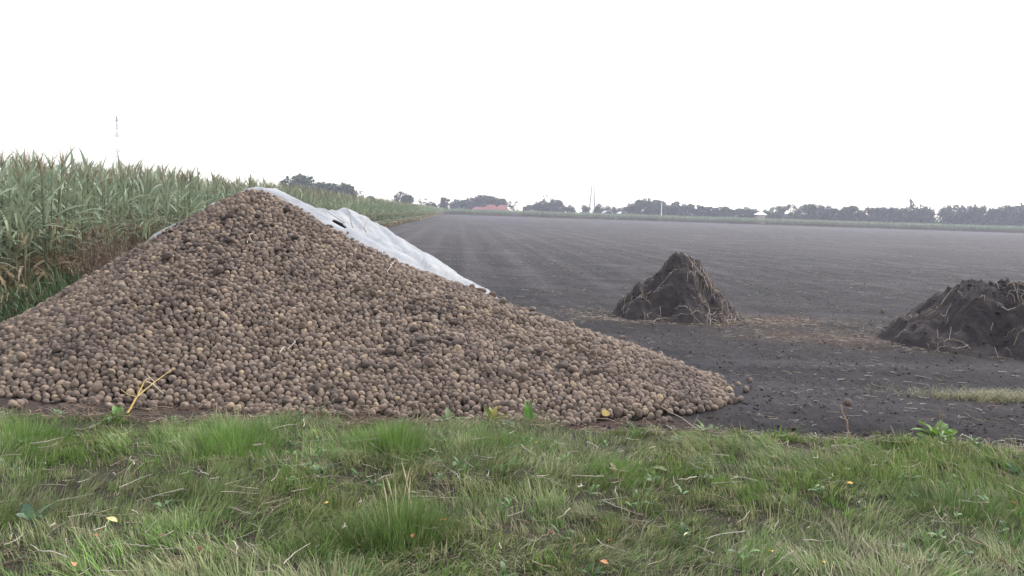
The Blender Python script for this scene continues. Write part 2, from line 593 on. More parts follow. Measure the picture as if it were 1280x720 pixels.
# a lower layer that fills the gaps
lx, ly = np.meshgrid(np.arange(-7, 2.2, .054), np.arange(5.0, 11.4, .049))
lx = (lx + R.uniform(-.02, .02, lx.shape)).ravel(); ly = (ly + R.uniform(-.02, .02, ly.shape)).ravel()
lh = heap_z(lx, ly); kk = (lh > 0.05) & (ly < hem_y(lx) + .1)
LP = np.stack([lx[kk], ly[kk], lh[kk] - 0.040], -1)
LR = R.uniform(.023, .030, len(LP))

px_, py_, dd = project(P)
inview = (px_ > 6) & (px_ < 1274) & (py_ > 200) & (py_ < 620) & (P[:, 1] < 9.4)
dist = np.linalg.norm(P - np.array(EYE), axis=1)
score = np.where(inview, rad_p / dist * (1 + 0.0 * dist), 0)
score = np.where(inview, 1.0 / dist, 0)
front = np.argsort(-score)[:300]
isf = np.zeros(n, bool); isf[front] = True
# rotations
def rand_rot(m):
    q = R.normal(size=(m, 4)); q /= np.linalg.norm(q, axis=1)[:, None]
    w, x, y, z = q.T
    return np.stack([1 - 2 * (y * y + z * z), 2 * (x * y - z * w), 2 * (x * z + y * w), 2 * (x * y + z * w), 1 - 2 * (x * x + z * z), 2 * (y * z - x * w),
                     2 * (x * z - y * w), 2 * (y * z + x * w), 1 - 2 * (x * x + y * y)], -1).reshape(-1, 3, 3)


def potato_cloud(P, rr_, shapes, F):
    Vs, Fs, off = [], [], 0
    sid = R.integers(0, len(shapes), len(P)); rot = rand_rot(len(P))
    for s in range(len(shapes)):
        w = np.nonzero(sid == s)[0]
        if not len(w): continue
        VV = np.einsum('nij,mj->nmi', rot[w], shapes[s]) * (rr_[w] * .93)[:, None, None] + P[w][:, None]
        m = len(shapes[s])
        Fs.append((F[None] + (np.arange(len(w)) * m)[:, None, None]).reshape(-1, 3) + off)
        Vs.append(VV.reshape(-1, 3)); off += len(w) * m
    return np.concatenate(Vs), np.concatenate(Fs)


rest = ~isf
V1, Fa = potato_cloud(P[rest], rad_p[rest], SHAPES, F3)
Vl, Fl = potato_cloud(LP, LR, SHAPES_LO, F2)
# earth core under everything, fleece-covered part included
cx, cy = np.meshgrid(np.arange(-7.4, 3.0, .07), np.arange(4.9, 20.5, .07))
cz = heap_z(cx, cy) - 0.058 + 0.015 * fbm(cx * 8, cy * 8, 66)
cz = np.maximum(cz, ground_z(cx, cy) - 0.12)
cw = cx.shape[1]
ci = np.arange(cx.shape[0] - 1)[:, None] * cw + np.arange(cw - 1)[None]
CF = np.stack([ci, ci + 1, ci + cw + 1, ci + cw], -1).reshape(-1, 4)
CV = np.stack([cx, cy, cz], -1).reshape(-1, 3)
live = (CV[CF][:, :, 2] > (ground_z(CV[:, 0], CV[:, 1]) - .10)[CF]).any(1)
CF = CF[live]
used = np.zeros(len(CV), bool); used[CF.ravel()] = True; remap = np.cumsum(used) - 1
CV = CV[used]; CF = remap[CF]
CT = np.concatenate([CF[:, [0, 1, 2]], CF[:, [0, 2, 3]]])
cs_ = np.nonzero((fbm(P[:, 0] * 1.3, P[:, 1] * 1.3, 67) > .22) & (R.random(n) < .16) & rest)[0]
ck = P[cs_] + np.stack([R.normal(0, .02, len(cs_)), R.normal(0, .02, len(cs_)) - .01, R.normal(.012, .01, len(cs_))], -1)
Vq = V2 * (1 + .16 * R.normal(size=(len(V2), 1))) * np.array([1.25, 1.1, .7])
Vcl, Fcl, _ = replicate(Vq, F2, np.ones((len(V2), 3)), ck, R.uniform(0, 6, len(cs_)), np.clip(R.lognormal(-3.75, .4, len(cs_)), .012, .05))
CT = np.concatenate([CT, Fcl + len(CV)]); CV = np.concatenate([CV, Vcl])
allV = np.concatenate([V1, Vl, CV])
allF = np.concatenate([Fa, Fl + len(V1), CT + len(V1) + len(Vl)])
mi = np.concatenate([np.zeros(len(Fa) + len(Fl), int), np.ones(len(CT), int)])
heap = link('potato_heap', make_mesh('potato_heap', allV, allF, None, True, matidx=mi, mats=[M_POT, M_CORE]))
tag(heap, 'large pointed heap of thousands of earthy brown potatoes at the field edge', 'potato heap', kind='stuff')

POT_ME = [make_mesh('potato', s, F3, M_POT) for s in SHAPES]


def potato(loc, r, label, group=None, me=None):
    o = link('potato', me or random.choice(POT_ME), None, loc, scale=(r, r, r))
    o.rotation_euler = [random.uniform(0, 6.28) for _ in range(3)]
    return tag(o, label, 'potato', group)


for k in front:
    potato(P[k], rad_p[k] * .93, 'dusty brown potato along the front foot of the big heap, next to the grass', 'potatoes along the front foot of the heap')
for (x, y, r, lab) in ((1060, 507, .033, 'single potato lying alone on the bare dark soil beside a thin upright stick'),
                       (925, 502, .030, 'potato farthest out at the right tip of the heap'),
                       (893, 484, .032, 'stray potato behind the right tip of the heap, nearest to it'),
                       (901, 474, .028, 'small stray potato farther back behind the right tip of the heap'),
                       (938, 478, .024, 'tiny stray potato on dark soil beyond the tip of the heap'),
                       (1103, 391, .036, 'lone potato on the field between the two earth mounds')):
    g0 = ground_at(x, y, 0.03)
    potato((g0.x, g0.y, float(ground_z(g0.x, g0.y)) + r * .75), r, lab)
for q in range(26):
    sx_ = R.uniform(-3.9, 2.2); sy_ = float(verge_y(sx_)) + .05
    ys_ = np.arange(5.3, 7.6, .02); on_ = heap_z(np.full(len(ys_), sx_), ys_) > 0
    if on_.any():
        sy_ = float(ys_[on_][0]) - .05 - abs(R.normal(0, .10))
    r_ = R.uniform(.022, .034)
    potato((sx_, sy_, float(ground_z(sx_, sy_)) + r_ * .7), r_, 'loose potato rolled a little way out from the foot of the heap', 'loose potatoes rolled out from the heap foot')
# a cut potato with yellow flesh
sv = SHAPES[3].copy()
cutm = sv[:, 1] < -0.25
sv[cutm, 1] = -0.25 - 0.02 * R.random(cutm.sum())
fm = cutm[F3].all(1).astype(int)
me = make_mesh('cut_potato', sv, F3, None, True, matidx=fm, mats=[M_POT, M_CUT])
px2, py2, _ = project(P)
kc = np.argmin((px2 - 753) ** 2 + (py2 - 519) ** 2 + np.where(py2 > 560, 1e6, 0))
o = link('cut_potato', me, None, P[kc] + np.array([0.0, -0.035, 0.03]), scale=(.034,) * 3)
o.rotation_euler = (-0.6, 0.2, 0.2)
tag(o, 'broken potato showing bright yellow flesh at the foot of the heap', 'potato')

# ------------------------------------------------------------------ fleece over the back of the heap
fx = np.arange(-7.0, 2.6, 0.045)
tv = np.concatenate([np.array([-0.0, .012, .03, .06, .1]), np.linspace(.15, 9.5, 190)])
FX, TV = np.meshgrid(fx, tv)
wob = 0.05 * fbm(fx * 1.8, fx * 0, 71) + 0.03 * fbm(fx * 6, fx * 0, 72)
FY = hem_y(FX) + wob[None] + TV
hb = heap_z(FX, FY)
gz = ground_z(FX, FY)
lift = 0.012 + 0.085 * sstep(0, .2, TV) * np.exp(-TV / 1.2) + 0.03 * sstep(.05, .3, TV) + .062 * sstep(-2.6, -2.95, FX) * sstep(0, .09, TV) * np.exp(-TV / .6)
diag = FX * 0.75 + FY * 0.66
fold = (.15 + .85 * sstep(.02, .35, TV)) * 0.075 * (1 - np.abs(fbm(diag * 3.2, (FX * .66 - FY * .75) * .35, 73)) * 2.2).clip(0, 1) ** 2 + 0.022 * fbm(FX * 1.1, FY * 1.1, 74) * sstep(0, .2, TV) + 0.022 * sstep(0, .2, TV) * fbm(diag * 9, (FX * .66 - FY * .75) * .9, 75)
hem = 0.028 * np.exp(-((TV - 0.05) / 0.05) ** 2)
FZ = np.maximum(hb + lift + fold + hem, gz + 0.03 + 0.5 * np.abs(fold))
fw = FX.shape[1]
fi = np.arange(FX.shape[0] - 1)[:, None] * fw + np.arange(fw - 1)[None]
FF = np.stack([fi, fi + 1, fi + fw + 1, fi + fw], -1).reshape(-1, 4)
FV = np.stack([FX, FY, FZ], -1).reshape(-1, 3)
hf = hb.ravel()[FF].max(1)
keepf = hf > -0.16
# a torn slit in the cloth
fqx, fqy, fqd = project(FV)


def on_fleece(px, py):
    c = np.nonzero((np.hypot(fqx - px, fqy - py) < 6))[0]
    return Vector(FV[c[np.argmin(fqd[c])]]) if len(c) else at_depth(px, py, 10.6)


tr = on_fleece(422, 274)
ctr = FV[FF].mean(1)
u = (ctr[:, 0] - tr.x) * .80 + (ctr[:, 1] - tr.y) * -.6; v = (ctr[:, 0] - tr.x) * .6 + (ctr[:, 1] - tr.y) * .8
keepf &= ~((np.abs(u) < .13) & (np.abs(v) < .028))
FF = FF[keepf]
used = np.zeros(len(FV), bool); used[FF.ravel()] = True; remap = np.cumsum(used) - 1
fl = link('fleece_cover', make_mesh('fleece_cover', FV[used], remap[FF], M_FLEECE))
sol = fl.modifiers.new('thickness', 'SOLIDIFY'); sol.thickness = 0.006; sol.offset = 0
tag(fl, 'white fleece sheet draped over the back of the potato heap', 'cover sheet')

# ------------------------------------------------------------------ dry stems, litter
PALE = np.array([0.44, 0.385, 0.315]); TAN = np.array([0.29, 0.215, 0.155]); BROWN = np.array([0.13, 0.085, 0.06])


def stem_pts(L, n=6, bend=0.5, flat=True, r=None):
    r = r or R
    a = r.uniform(0, 6.28); el = 0.0
    P = [np.zeros(3)]
    for k in range(n):
        a += r.normal(0, bend); el = r.normal(0, .12) if flat else r.normal(.3, .4)
        P.append(P[-1] + np.array([math.cos(a) * math.cos(el), math.sin(a) * math.cos(el), math.sin(el)]) * L / n)
    P = np.array(P); P -= P.mean(0)
    return P


def stalk_mesh(L, rad0, bend, col, branch=False):
    mb = MB()
    p = stem_pts(L, 7, bend)
    p[:, 2] = np.abs(p[:, 2]) * .6
    V, F = tube(p, np.linspace(rad0, rad0 * .45, len(p)), 5); mb.add(V, F, col)
    if branch:
        for k in (2, 4):
            q = stem_pts(L * .35, 4, bend); q += p[k] - q[0]; q[:, 2] = np.abs(q[:, 2])
            V, F = tube(q, np.linspace(rad0 * .7, rad0 * .3, len(q)), 4); mb.add(V, F, col * R.uniform(.85, 1.1))
    return mb.mesh('dry_stalk', M_DRY)


STALKS = [stalk_mesh(R.uniform(.07, .27), R.uniform(.0018, .0033), R.uniform(.08, .42), PALE * R.uniform(.7, 1.2), k % 3 == 0) for k in range(14)]


def litter(name, pts, Ls, rads, cols, bend=.4, lift=0.01, tilt=0.1):
    """many little stems in one object"""
    mb = MB()
    for p, L, r_, c in zip(pts, Ls, rads, cols):
        q = stem_pts(L, 3, bend)
        q[:, 2] *= tilt / .12 * .6
        q += p + np.array([0, 0, lift])
        V, F = tube(q, np.linspace(r_, r_ * .5, len(q)), 3); mb.add(V, F, c)
    return mb


# straw and roots strewn over the bare field
pts = []
while len(pts) < 5200:
    yy = 6.2 * (70 / 6.2) ** R.random(); xx = R.uniform(-.30, .85) * yy
    if heap_z(np.array([xx]), np.array([yy]))[0] > -.1 or xx < corn_edge_x(yy) or yy < verge_y(xx) + .1: continue
    dens = 0.28 + 0.5 * float(fbm(np.array([xx * .8]), np.array([yy * .8]), 81)[0])
    if R.random() > dens + .15: continue
    pts.append((xx, yy))
for (cx, cy, ax, ay, cnt) in ((m1.x - .25, m1.y - .75, 1.5, .4, 800), (m1.x + 1.0, m1.y - .35, .9, .4, 560), (m2.x - 1.6, m2.y + .1, 1.4, .5, 640), (m2.x, m2.y - .7, 1.6, .35, 560), (m1.x - 1.3, m1.y + .1, .7, .6, 330), (m1.x+1.6, m1.y-.5, 2.0, .7, 560)):
    for _ in range(cnt):
        pts.append((cx + R.normal() * ax * .6, cy + R.normal() * ay * .6))
pts = np.array(pts)
pz = ground_z(pts[:, 0], pts[:, 1])
PP = np.concatenate([pts, pz[:, None]], 1)
dd = np.hypot(pts[:, 0], pts[:, 1])
Ls = R.uniform(.02, .10, len(PP)) * (1 + dd / 90) * np.where(R.random(len(PP)) < .12, 2.2, 1)
cs = np.where(R.random((len(PP), 1)) < .55, PALE, TAN) * R.uniform(.3, 1.05, (len(PP), 1))
rd = R.uniform(.0016, .0034, len(PP)) * (1 + dd / 35)
tag(link('straw_litter', litter('s', PP, Ls, rd, cs).mesh('straw_litter', M_DRY)), 'pale straw and dead root bits strewn over the dark field', 'litter', kind='stuff')

# crumbs of earth
V1_, F1_ = ico(1)
cl = []
yy = 5.75 * (28 / 5.75) ** R.random(9000); xx = R.uniform(-.2, .8, 9000) * yy
okc = (heap_z(xx, yy) < 0) & (yy > verge_y(xx))
xx, yy = xx[okc], yy[okc]
n1_ = len(xx)
bx_ = R.uniform(.9, 4.6, 1500); by_ = verge_y(bx_) + np.abs(R.normal(.05, .17, 1500))
okb = (heap_z(bx_, by_) < -.02); xx = np.concatenate([xx, bx_[okb]]); yy = np.concatenate([yy, by_[okb]])
pc = np.stack([xx, yy, ground_z(xx, yy) + .004], -1)
sc_ = np.clip(R.lognormal(-5.15, .5, len(pc)), .002, .016)
sc_[n1_:] = np.clip(R.lognormal(-4.35, .5, len(pc) - n1_), .005, .035)
Vc = V1_ * np.array([1.2, 1, .7]) * (1 + .25 * R.normal(size=(12, 1)))
VV, FF_, CC_ = replicate(Vc, F1_, np.ones((12, 3)), pc, R.uniform(0, 6, len(pc)), sc_)
tag(link('soil_crumbs', make_mesh('soil_crumbs', VV, FF_, M_MOUND, False)), 'loose crumbs of dark earth on the bare field', 'soil', kind='stuff')


# ------------------------------------------------------------------ mounds of earth with dead haulm
def mound(c, H, rx, ry, seed, label, skew, debris_fn, ndeb, peak=1.35):
    root = bpy.data.objects.new('soil_mound', None); COL.objects.link(root)
    root.location = (c.x, c.y, float(ground_z(c.x, c.y)))
    tag(root, label, 'earth mound')
    nth, nrr = 130, 60
    th = np.arange(nth) * 2 * math.pi / nth; rr = np.linspace(0, 1.15, nrr)
    T, Q = np.meshgrid(th, rr)
    wob = 1 + .16 * fbm(np.cos(T) * 1.4 + seed, np.sin(T) * 1.4, seed, 3)
    x = np.cos(T) * Q * rx * wob + skew * (1 - Q) ** 1.0; y = np.sin(T) * Q * ry * wob

    def zf(x, y, Q):
        return H * np.interp(Q, [0, .1, .25, .4, .57, .7, .82, 1.0], [1.0, .975, .90, .75, .50, .34, .20, 0])
    z = zf(x, y, Q) + (.26 * fbm(x * 2.6 + seed, y * 2.6, seed + 1) + .10 * np.abs(fbm(x * 6, y * 6 + seed, seed + 2)) + .03 * fbm(x * 22, y * 22, seed + 3)) * sstep(1.1, .8, Q) - .06 * sstep(.9, 1.1, Q)
    i = np.arange(nrr - 1)[:, None] * nth; j = np.arange(nth)[None]; jn = (j + 1) % nth
    F = np.stack([i + j, i + jn, i + nth + jn, i + nth + j], -1).reshape(-1, 4)
    ev = np.stack([x, y, z], -1).reshape(-1, 3)
    pick = ev[R.integers(nth * 4, len(ev), 1300)] + R.normal(0, .01, (1300, 3))
    Vk = V1_ * np.array([1.15, 1, .8]) * (1 + .2 * R.normal(size=(12, 1)))
    cv, cf, _ = replicate(Vk, F1_, np.ones((12, 3)), pick, R.uniform(0, 6, 1300), np.clip(R.lognormal(-4.6, .5, 1300), .004, .03))
    ef = np.concatenate([F[:, [0, 1, 2]], F[:, [0, 2, 3]], cf + len(ev)])
    link('earth', make_mesh('earth', np.concatenate([ev, cv]), ef, M_MOUND), root)
    flat = np.stack([x, y, z], -1)
    mb = MB(); cnt = 0
    while cnt < ndeb:
        a, q = R.integers(0, nth), min(int((R.uniform(.02, 1) ** .5) * nrr * .87), nrr - 1)
        p = flat[q, a]
        if p[1] > .25 * ry or R.random() > debris_fn(p[0] / rx, p[2] / H): continue
        L = R.uniform(.05, .24) if R.random() < .88 else R.uniform(.25, .55)
        s = stem_pts(L, 6, R.uniform(.15, .6), False)
        dirx = R.choice([-1, 1])
        s = s + p + np.array([0, -.02, .03])
        # lay it on the slope: height follows the mound
        qq = np.clip(np.hypot((s[:, 0] - skew * .4) / rx, s[:, 1] / ry), 0, 1.1)
        fl_ = flat.reshape(-1, 3)
        zz = np.array([fl_[np.argmin((fl_[:, 0] - u[0]) ** 2 + (fl_[:, 1] - u[1]) ** 2), 2] for u in s])
        s[:, 2] = zz + .015 + .5 * np.abs(s[:, 2] - p[2]) * .5
        w = R.uniform(.0025, .0055) if L < .3 else R.uniform(.004, .0065)
        c_ = (np.array([.46, .38, .33]) if R.random() < .5 else (TAN if R.random() < .6 else BROWN)) * R.uniform(.55, 1.05)
        V, F = tube(s, np.linspace(w, w * .5, len(s)), 4); mb.add(V, F, c_)
        cnt += 1
    dm = link('dead_stems', mb.mesh('dead_stems', M_DRY), root); dm['kind'] = 'stuff'
    return root


mound(m1, .88, 1.0, 1.0, 3, 'earth mound with dead stems tangled down its right side, nearer the potato heap', .12, lambda u, h: .12 + (.9 if u > .12 else .0) * (1 - .3 * h) + .08, 300)
mound(m2, .84, 1.36, 1.15, 9, 'broad earth mound with few dead stems, farther right from the potato heap', .10, lambda u, h: .10 + (.5 if 0 < u < .45 else 0) , 210)

# ------------------------------------------------------------------ grass verge
GREEN = np.array([0.125, 0.212, 0.042]); DULL = np.array([0.158, 0.202, 0.072]); STRAWC = np.array([0.38, 0.335, 0.205]); LUSH = np.array([0.115, 0.225, 0.036])
BARE = [(365, 562, .42, .13), (45, 690, .40, .16), (590, 610, .28, .13), (655, 650, .30, .12), (100, 535, .55, .10), (560, 655, .22, .08), (815, 640, .22, .1), (760, 560, .18, .06), (200, 575, .35, .1), (310, 660, .3, .1), (1000, 560, .35, .07), (440, 600, .2, .06), (700, 640, .25, .1)]
BARE = [(*ground_at(a, b_, .08)[:2], c_, d_) for a, b_, c_, d_ in BARE]


def bare_mask(x, y):
    m = np.zeros_like(x)
    for (bx, by, ax, ay) in BARE:
        m = np.maximum(m, np.exp(-((x - bx) / ax) ** 2 - ((y - by) / (ay * 2.2)) ** 2))
    return m


def grass_field(n, x0, x1, y0, lush_scale=1.0, wmul=1.0):
    x = R.uniform(x0, x1, n); y = R.uniform(y0, 5.95, n)
    edge = verge_y(x) - y
    k = (edge > -0.03 + .07 * R.normal(size=n))
    clump = fbm(x * 1.5, y * 1.9, 91); fine = fbm(x * 6, y * 6, 92)
    dens = .78 + .5 * clump + .3 * fine - .62 * bare_mask(x, y)
    k &= R.random(n) < dens
    x, y, clump, fine = x[k], y[k], clump[k], fine[k]; m = len(x)
    lush = sstep(-.15, .45, fbm(x * .8, y * 1.1, 93) + .25 * fine)
    mat_ = np.clip(sstep(-.1, .5, fbm(x * .9 + 7, y * 1.2, 94)) + .6 * sstep(.8, 2.2, x) * sstep(.9, .1, verge_y(x) - y), 0, 1)
    L = (.050 + .060 * np.clip(.5 + clump, 0, 1.3) + .03 * lush) * R.uniform(.55, 1.35, m) * (1 + .25 * mat_) * .80 * (.55 + .45 * sstep(0, .5, verge_y(x) - y))
    az = 2.6 * fbm(x * .55, y * .8, 95) * math.pi + R.normal(0, .75, m)
    lean = np.clip(R.normal(.7, .4, m) + .7 * mat_, .05, 1.75)
    W = R.uniform(.0032, .0068, m) * (1 + .25 * lush) * wmul
    mix = np.clip(lush + .2 * R.normal(size=m), 0, 1)[:, None]
    col = DULL * (1 - mix) + GREEN * mix
    yl = (R.random(m) < .10)[:, None]; col = np.where(yl, LUSH * 1.15, col)
    st = (R.random(m) < .12 + .22 * mat_ * (1 - lush) + .12 * sstep(2, 4.5, x))[:, None]
    col = np.where(st, STRAWC, col) * R.uniform(.6, 1.4, (m, 1))
    tip = col * .8 + .2 * STRAWC * R.uniform(.6, 1.2, (m, 1))
    return blades(np.stack([x, y, ground_z(x, y) - .01], -1), L, W, az, lean, col, tip)


G1 = grass_field(125000, -4.9, 4.9, 2.7)
G2 = grass_field(26000, -9, -4.9, 1.5, wmul=1.8); G3 = grass_field(26000, 4.9, 9, 1.5, wmul=1.8)


def grass_clumps(nc, nb):
    cx = R.uniform(-4.9, 4.9, nc); cy = R.uniform(2.8, 5.9, nc)
    k = (verge_y(cx) - cy > .02) & (R.random(nc) < .95 - .6 * bare_mask(cx, cy)) & (R.random(nc) < .62 + .8 * fbm(cx * 1.7, cy * 2.1, 191))
    cx, cy = cx[k], cy[k]; nc = len(cx)
    lush = sstep(-.2, .4, fbm(cx * .8, cy * 1.1, 93) + .3 * R.normal(size=nc) * .6)
    comb = 2.6 * fbm(cx * .55, cy * .8, 95) * math.pi
    matd = np.clip(sstep(-.1, .5, fbm(cx * .9 + 7, cy * 1.2, 94)) + .7 * sstep(.8, 2.2, cx) * sstep(.9, .1, verge_y(cx) - cy) + .3 * R.normal(size=nc), 0, 1)
    size = np.clip(R.lognormal(-.05, .38, nc), .45, 2.2)
    base = DULL * (1 - lush[:, None]) + GREEN * lush[:, None]
    pick = R.random((nc, 1)); base = np.where(pick < .22, LUSH, base); base = np.where(pick > .80 - .12 * (cx[:, None] > 1), base * .45 + STRAWC * .55, base)
    base = base * R.uniform(.62, 1.3, (nc, 1))
    q = np.repeat(np.arange(nc), nb); m = len(q)
    px = R.normal(0, .035, m) * size[q]; py = R.normal(0, .035, m) * size[q]
    x, y = cx[q] + px, cy[q] + py
    out = np.arctan2(py, px)
    vx = np.cos(out) * .8 + np.cos(comb[q]) * (1.0 + .8 * matd[q]) + R.normal(0, .35, m); vy = np.sin(out) * .8 + np.sin(comb[q]) * (1.0 + .8 * matd[q]) + R.normal(0, .35, m)
    az = np.arctan2(vy, vx)
    lean = np.clip(.35 + .35 * np.hypot(px, py) / (.035 * size[q]) + .65 * matd[q] + R.normal(0, .22, m), .05, 1.75)
    L = .078 * size[q] ** .8 * R.uniform(.5, 1.25, m) * (1 + .55 * matd[q])
    col = base[q] * R.uniform(.75, 1.3, (m, 1))
    col = np.where((R.random(m) < .07)[:, None], STRAWC * R.uniform(.6, 1.15, (m, 1)), col)
    return blades(np.stack([x, y, ground_z(x, y) - .012], -1), L, R.uniform(.0030, .0068, m), az, lean, col, col * .85 + .15 * STRAWC)


G4 = grass_clumps(5600, 44)
GS = [G1, G2, G3, G4]; offs = np.cumsum([0] + [len(q[0]) for q in GS])
V = np.concatenate([q[0] for q in GS]); F = np.concatenate([q[1] + o_ for q, o_ in zip(GS, offs)]); C = np.concatenate([q[2] for q in GS])
tag(link('grass', make_mesh('grass', V, F, M_GRASS, True, C)), 'rough matted green grass of the verge in front of the heap', 'grass', kind='stuff')

# small broad-leaved herbs mixed into the grass
mb = MB()
for _ in range(330):
    xx, yy = R.uniform(-4.6, 4.6), R.uniform(3.0, 5.7)
    if yy > verge_y(xx) - .05 or R.random() > .25 + 1.3 * vnoise(np.array([xx * .9]), np.array([yy * 1.2]), 197)[0] ** 2: continue
    zz = float(ground_z(xx, yy)); hc = np.array([.095, .165, .055]) * R.uniform(.6, 1.3)
    for k in range(R.integers(4, 9)):
        V_, F_, t_ = leaf_strip((xx + R.normal(0, .012), yy + R.normal(0, .012), zz + .02 + .03 * R.random()), R.uniform(0, 6.28), R.uniform(.3, 1.1), R.uniform(.03, .075), R.uniform(.012, .024), R.uniform(.5, 1.5), 4, .2, R.normal(0, .4),
                                lambda t: np.sin(np.clip(t, .04, .97) * math.pi) ** .8)
        mb.add(V_, F_, hc * R.uniform(.8, 1.25))
tag(link('herb_leaves', mb.mesh('herb_leaves', M_WEED)), 'small broad leaved herbs mixed into the grass of the verge', 'herbs', kind='stuff')

# sparse dead matted stems lying in the grass and heaped brown on the bare spots
pts = []
while len(pts) < 2600:
    xx, yy = R.uniform(-4.6, 4.6), R.uniform(3.0, 5.9)
    bmk = float(bare_mask(np.array([xx]), np.array([yy]))[0])
    edge = float(verge_y(xx)) - yy
    p_ = .16 + 1.0 * bmk + (.35 if -.1 < edge < .25 else 0) + (.2 if xx > 1.5 and edge < .8 else 0)
    if R.random() < p_: pts.append((xx, yy, bmk))
pts = np.array(pts)
PP = np.stack([pts[:, 0], pts[:, 1], ground_z(pts[:, 0], pts[:, 1]) + .012 + .05 * R.random(len(pts)) * (pts[:, 2] < .4)], -1)
br = (R.random(len(PP)) < .25 + .4 * pts[:, 2])[:, None]
cs = np.where(br, BROWN * 1.1, np.where(R.random((len(PP), 1)) < .5, TAN, PALE)) * R.uniform(.6, 1.1, (len(PP), 1))
mb = litter('d', PP, R.uniform(.04, .20, len(PP)), R.uniform(.0012, .0027, len(PP)), cs, .35, 0.0, .2)
# brown roots along the foot of the heap
for _ in range(1500):
    xx = R.uniform(-4.5, 1.5); yy = float(verge_y(xx)) + R.uniform(-.15, .45)
    cl_ = vnoise(np.array([xx * 1.4]), np.array([3.3]), 97)[0]
    if R.random() > cl_ * 1.5: continue
    s = stem_pts(R.uniform(.08, .35), 4, .3, False) * np.array([1, .6, .6]); zz = max(float(heap_z(np.array([xx]), np.array([yy]))[0]) + .03, float(ground_z(xx, yy)))
    s += np.array([xx, yy, zz + .035])
    V, F = tube(s, np.linspace(.0025, .001, len(s)), 4); mb.add(V, F, (BROWN if R.random() < .6 else TAN) * R.uniform(.7, 1.2))
tag(link('dead_stem_litter', mb.mesh('dead_stem_litter', M_DRY)), 'brown and tan dead stems lying in the grass and along the foot of the heap', 'litter', kind='stuff')


# pale stalks one can pick up, lying on the grass
SPOTS = [(655, 1178, 'a'), ]
spots = [(1175, 660), (1180, 668), (985, 640), (920, 598), (985, 565), (735, 600), (725, 615), (705, 648), (742, 560), (868, 590), (860, 605), (905, 672), (880, 690), (930, 650), (780, 640),
         (645, 652), (625, 695), (400, 600), (345, 600), (450, 630), (430, 660), (335, 712), (370, 690), (300, 640), (165, 580), (60, 560), (105, 600), (95, 625), (200, 620), (230, 600),
         (255, 595), (270, 605), (305, 615), (130, 665), (65, 660), (215, 690), (295, 690), (315, 690), (60, 700), (20, 680), (570, 605), (585, 590), (560, 600), (610, 600), (520, 620),
         (545, 570), (660, 575), (700, 565), (815, 570), (845, 610), (770, 620), (690, 610), (1040, 600), (1090, 690), (1130, 712), (1000, 690), (980, 700), (960, 660), (1010, 660), (1060, 590),
         (1110, 570), (1140, 585), (1250, 560), (1240, 600), (1270, 620), (1215, 640), (380, 535), (350, 545), (325, 560), (395, 560), (450, 555), (600, 560), (640, 550), (790, 555), (905, 555), (1020, 575)]
for q, (x, y) in enumerate(spots):
    g0 = ground_at(x, y, .12)
    zz = float(ground_z(g0.x, g0.y))
    o = link('dry_stalk', STALKS[q % len(STALKS)], None, (g0.x, g0.y, zz + .065 + .025 * random.random()), random.uniform(0, 6.28), (random.uniform(.55, 1.0),) * 3)
    o.rotation_euler = (random.uniform(-.15, .15), random.uniform(-.15, .15), random.uniform(0, 6.28))
    tag(o, 'thin pale dead stalk lying loose on the grass of the verge', 'stalk', 'pale dead stalks lying on the grass')

# ---- sticks that stand out
def stick(name, a, b_, r_, col, label, cat, bendz=.02, kinks=5, twigs=0):
    a, b_ = np.array(a), np.array(b_)
    t = np.linspace(0, 1, kinks + 1)[:, None]
    p = a * (1 - t) + b_ * t + R.normal(0, 1, (kinks + 1, 3)) * bendz * np.linalg.norm(b_ - a) * np.minimum(t, 1 - t) * 3
    mb = MB(); V, F = tube(p - a, np.linspace(r_, r_ * .5, len(p)), 6); mb.add(V, F, col)
    for _ in range(twigs):
        k = R.integers(1, kinks); d = R.normal(size=3); d /= np.linalg.norm(d); d[2] = abs(d[2]) * .6
        q = (p[k] - a) + np.linspace(0, 1, 4)[:, None] * d * np.linalg.norm(b_ - a) * R.uniform(.2, .4) + R.normal(0, .006, (4, 3)) * np.arange(4)[:, None]
        V, F = tube(q, np.linspace(r_ * .6, r_ * .25, 4), 5); mb.add(V, F, np.array(col) * R.uniform(.8, 1.2))
    o = link(name, mb.mesh(name, M_DRY), None, a)
    return tag(o, label, cat)


def gpt(x, y, z=0.03):
    g0 = ground_at(x, y, z); return (g0.x, g0.y, float(ground_z(g0.x, g0.y)))


def lean_to(base, x, y):
    """a point over the base's own distance, seen at this place"""
    return tuple(at_depth(x, y, base[1]))


bs = gpt(1066, 549); stick('twig', bs, lean_to(bs, 1051, 505), .006, (.36, .22, .15), 'reddish brown twig standing upright at the edge of the grass', 'twig', .02)
bs = gpt(893, 545); stick('twig', bs, lean_to((bs[0], bs[1] + .25, 0), 826, 508), .004, (.45, .37, .28), 'thin pale twig leaning to the left in front of the heap tip', 'twig')
bs = gpt(860, 548); stick('twig', bs, lean_to((bs[0], bs[1], 0), 873, 518), .003, (.42, .35, .28), 'thin short twig leaning right before the bare soil near the heap tip', 'twig')
bs = gpt(272, 533); stick('twig', bs, lean_to(bs, 271, 502), .0035, (.5, .42, .3), 'upright straw beside the left grass tuft at the heap foot', 'stalk')
bs = gpt(1125, 547); stick('twig', bs, lean_to(bs, 1113, 532), .003, (.5, .42, .33), 'short pale stalk left of the leafy green weed', 'stalk')
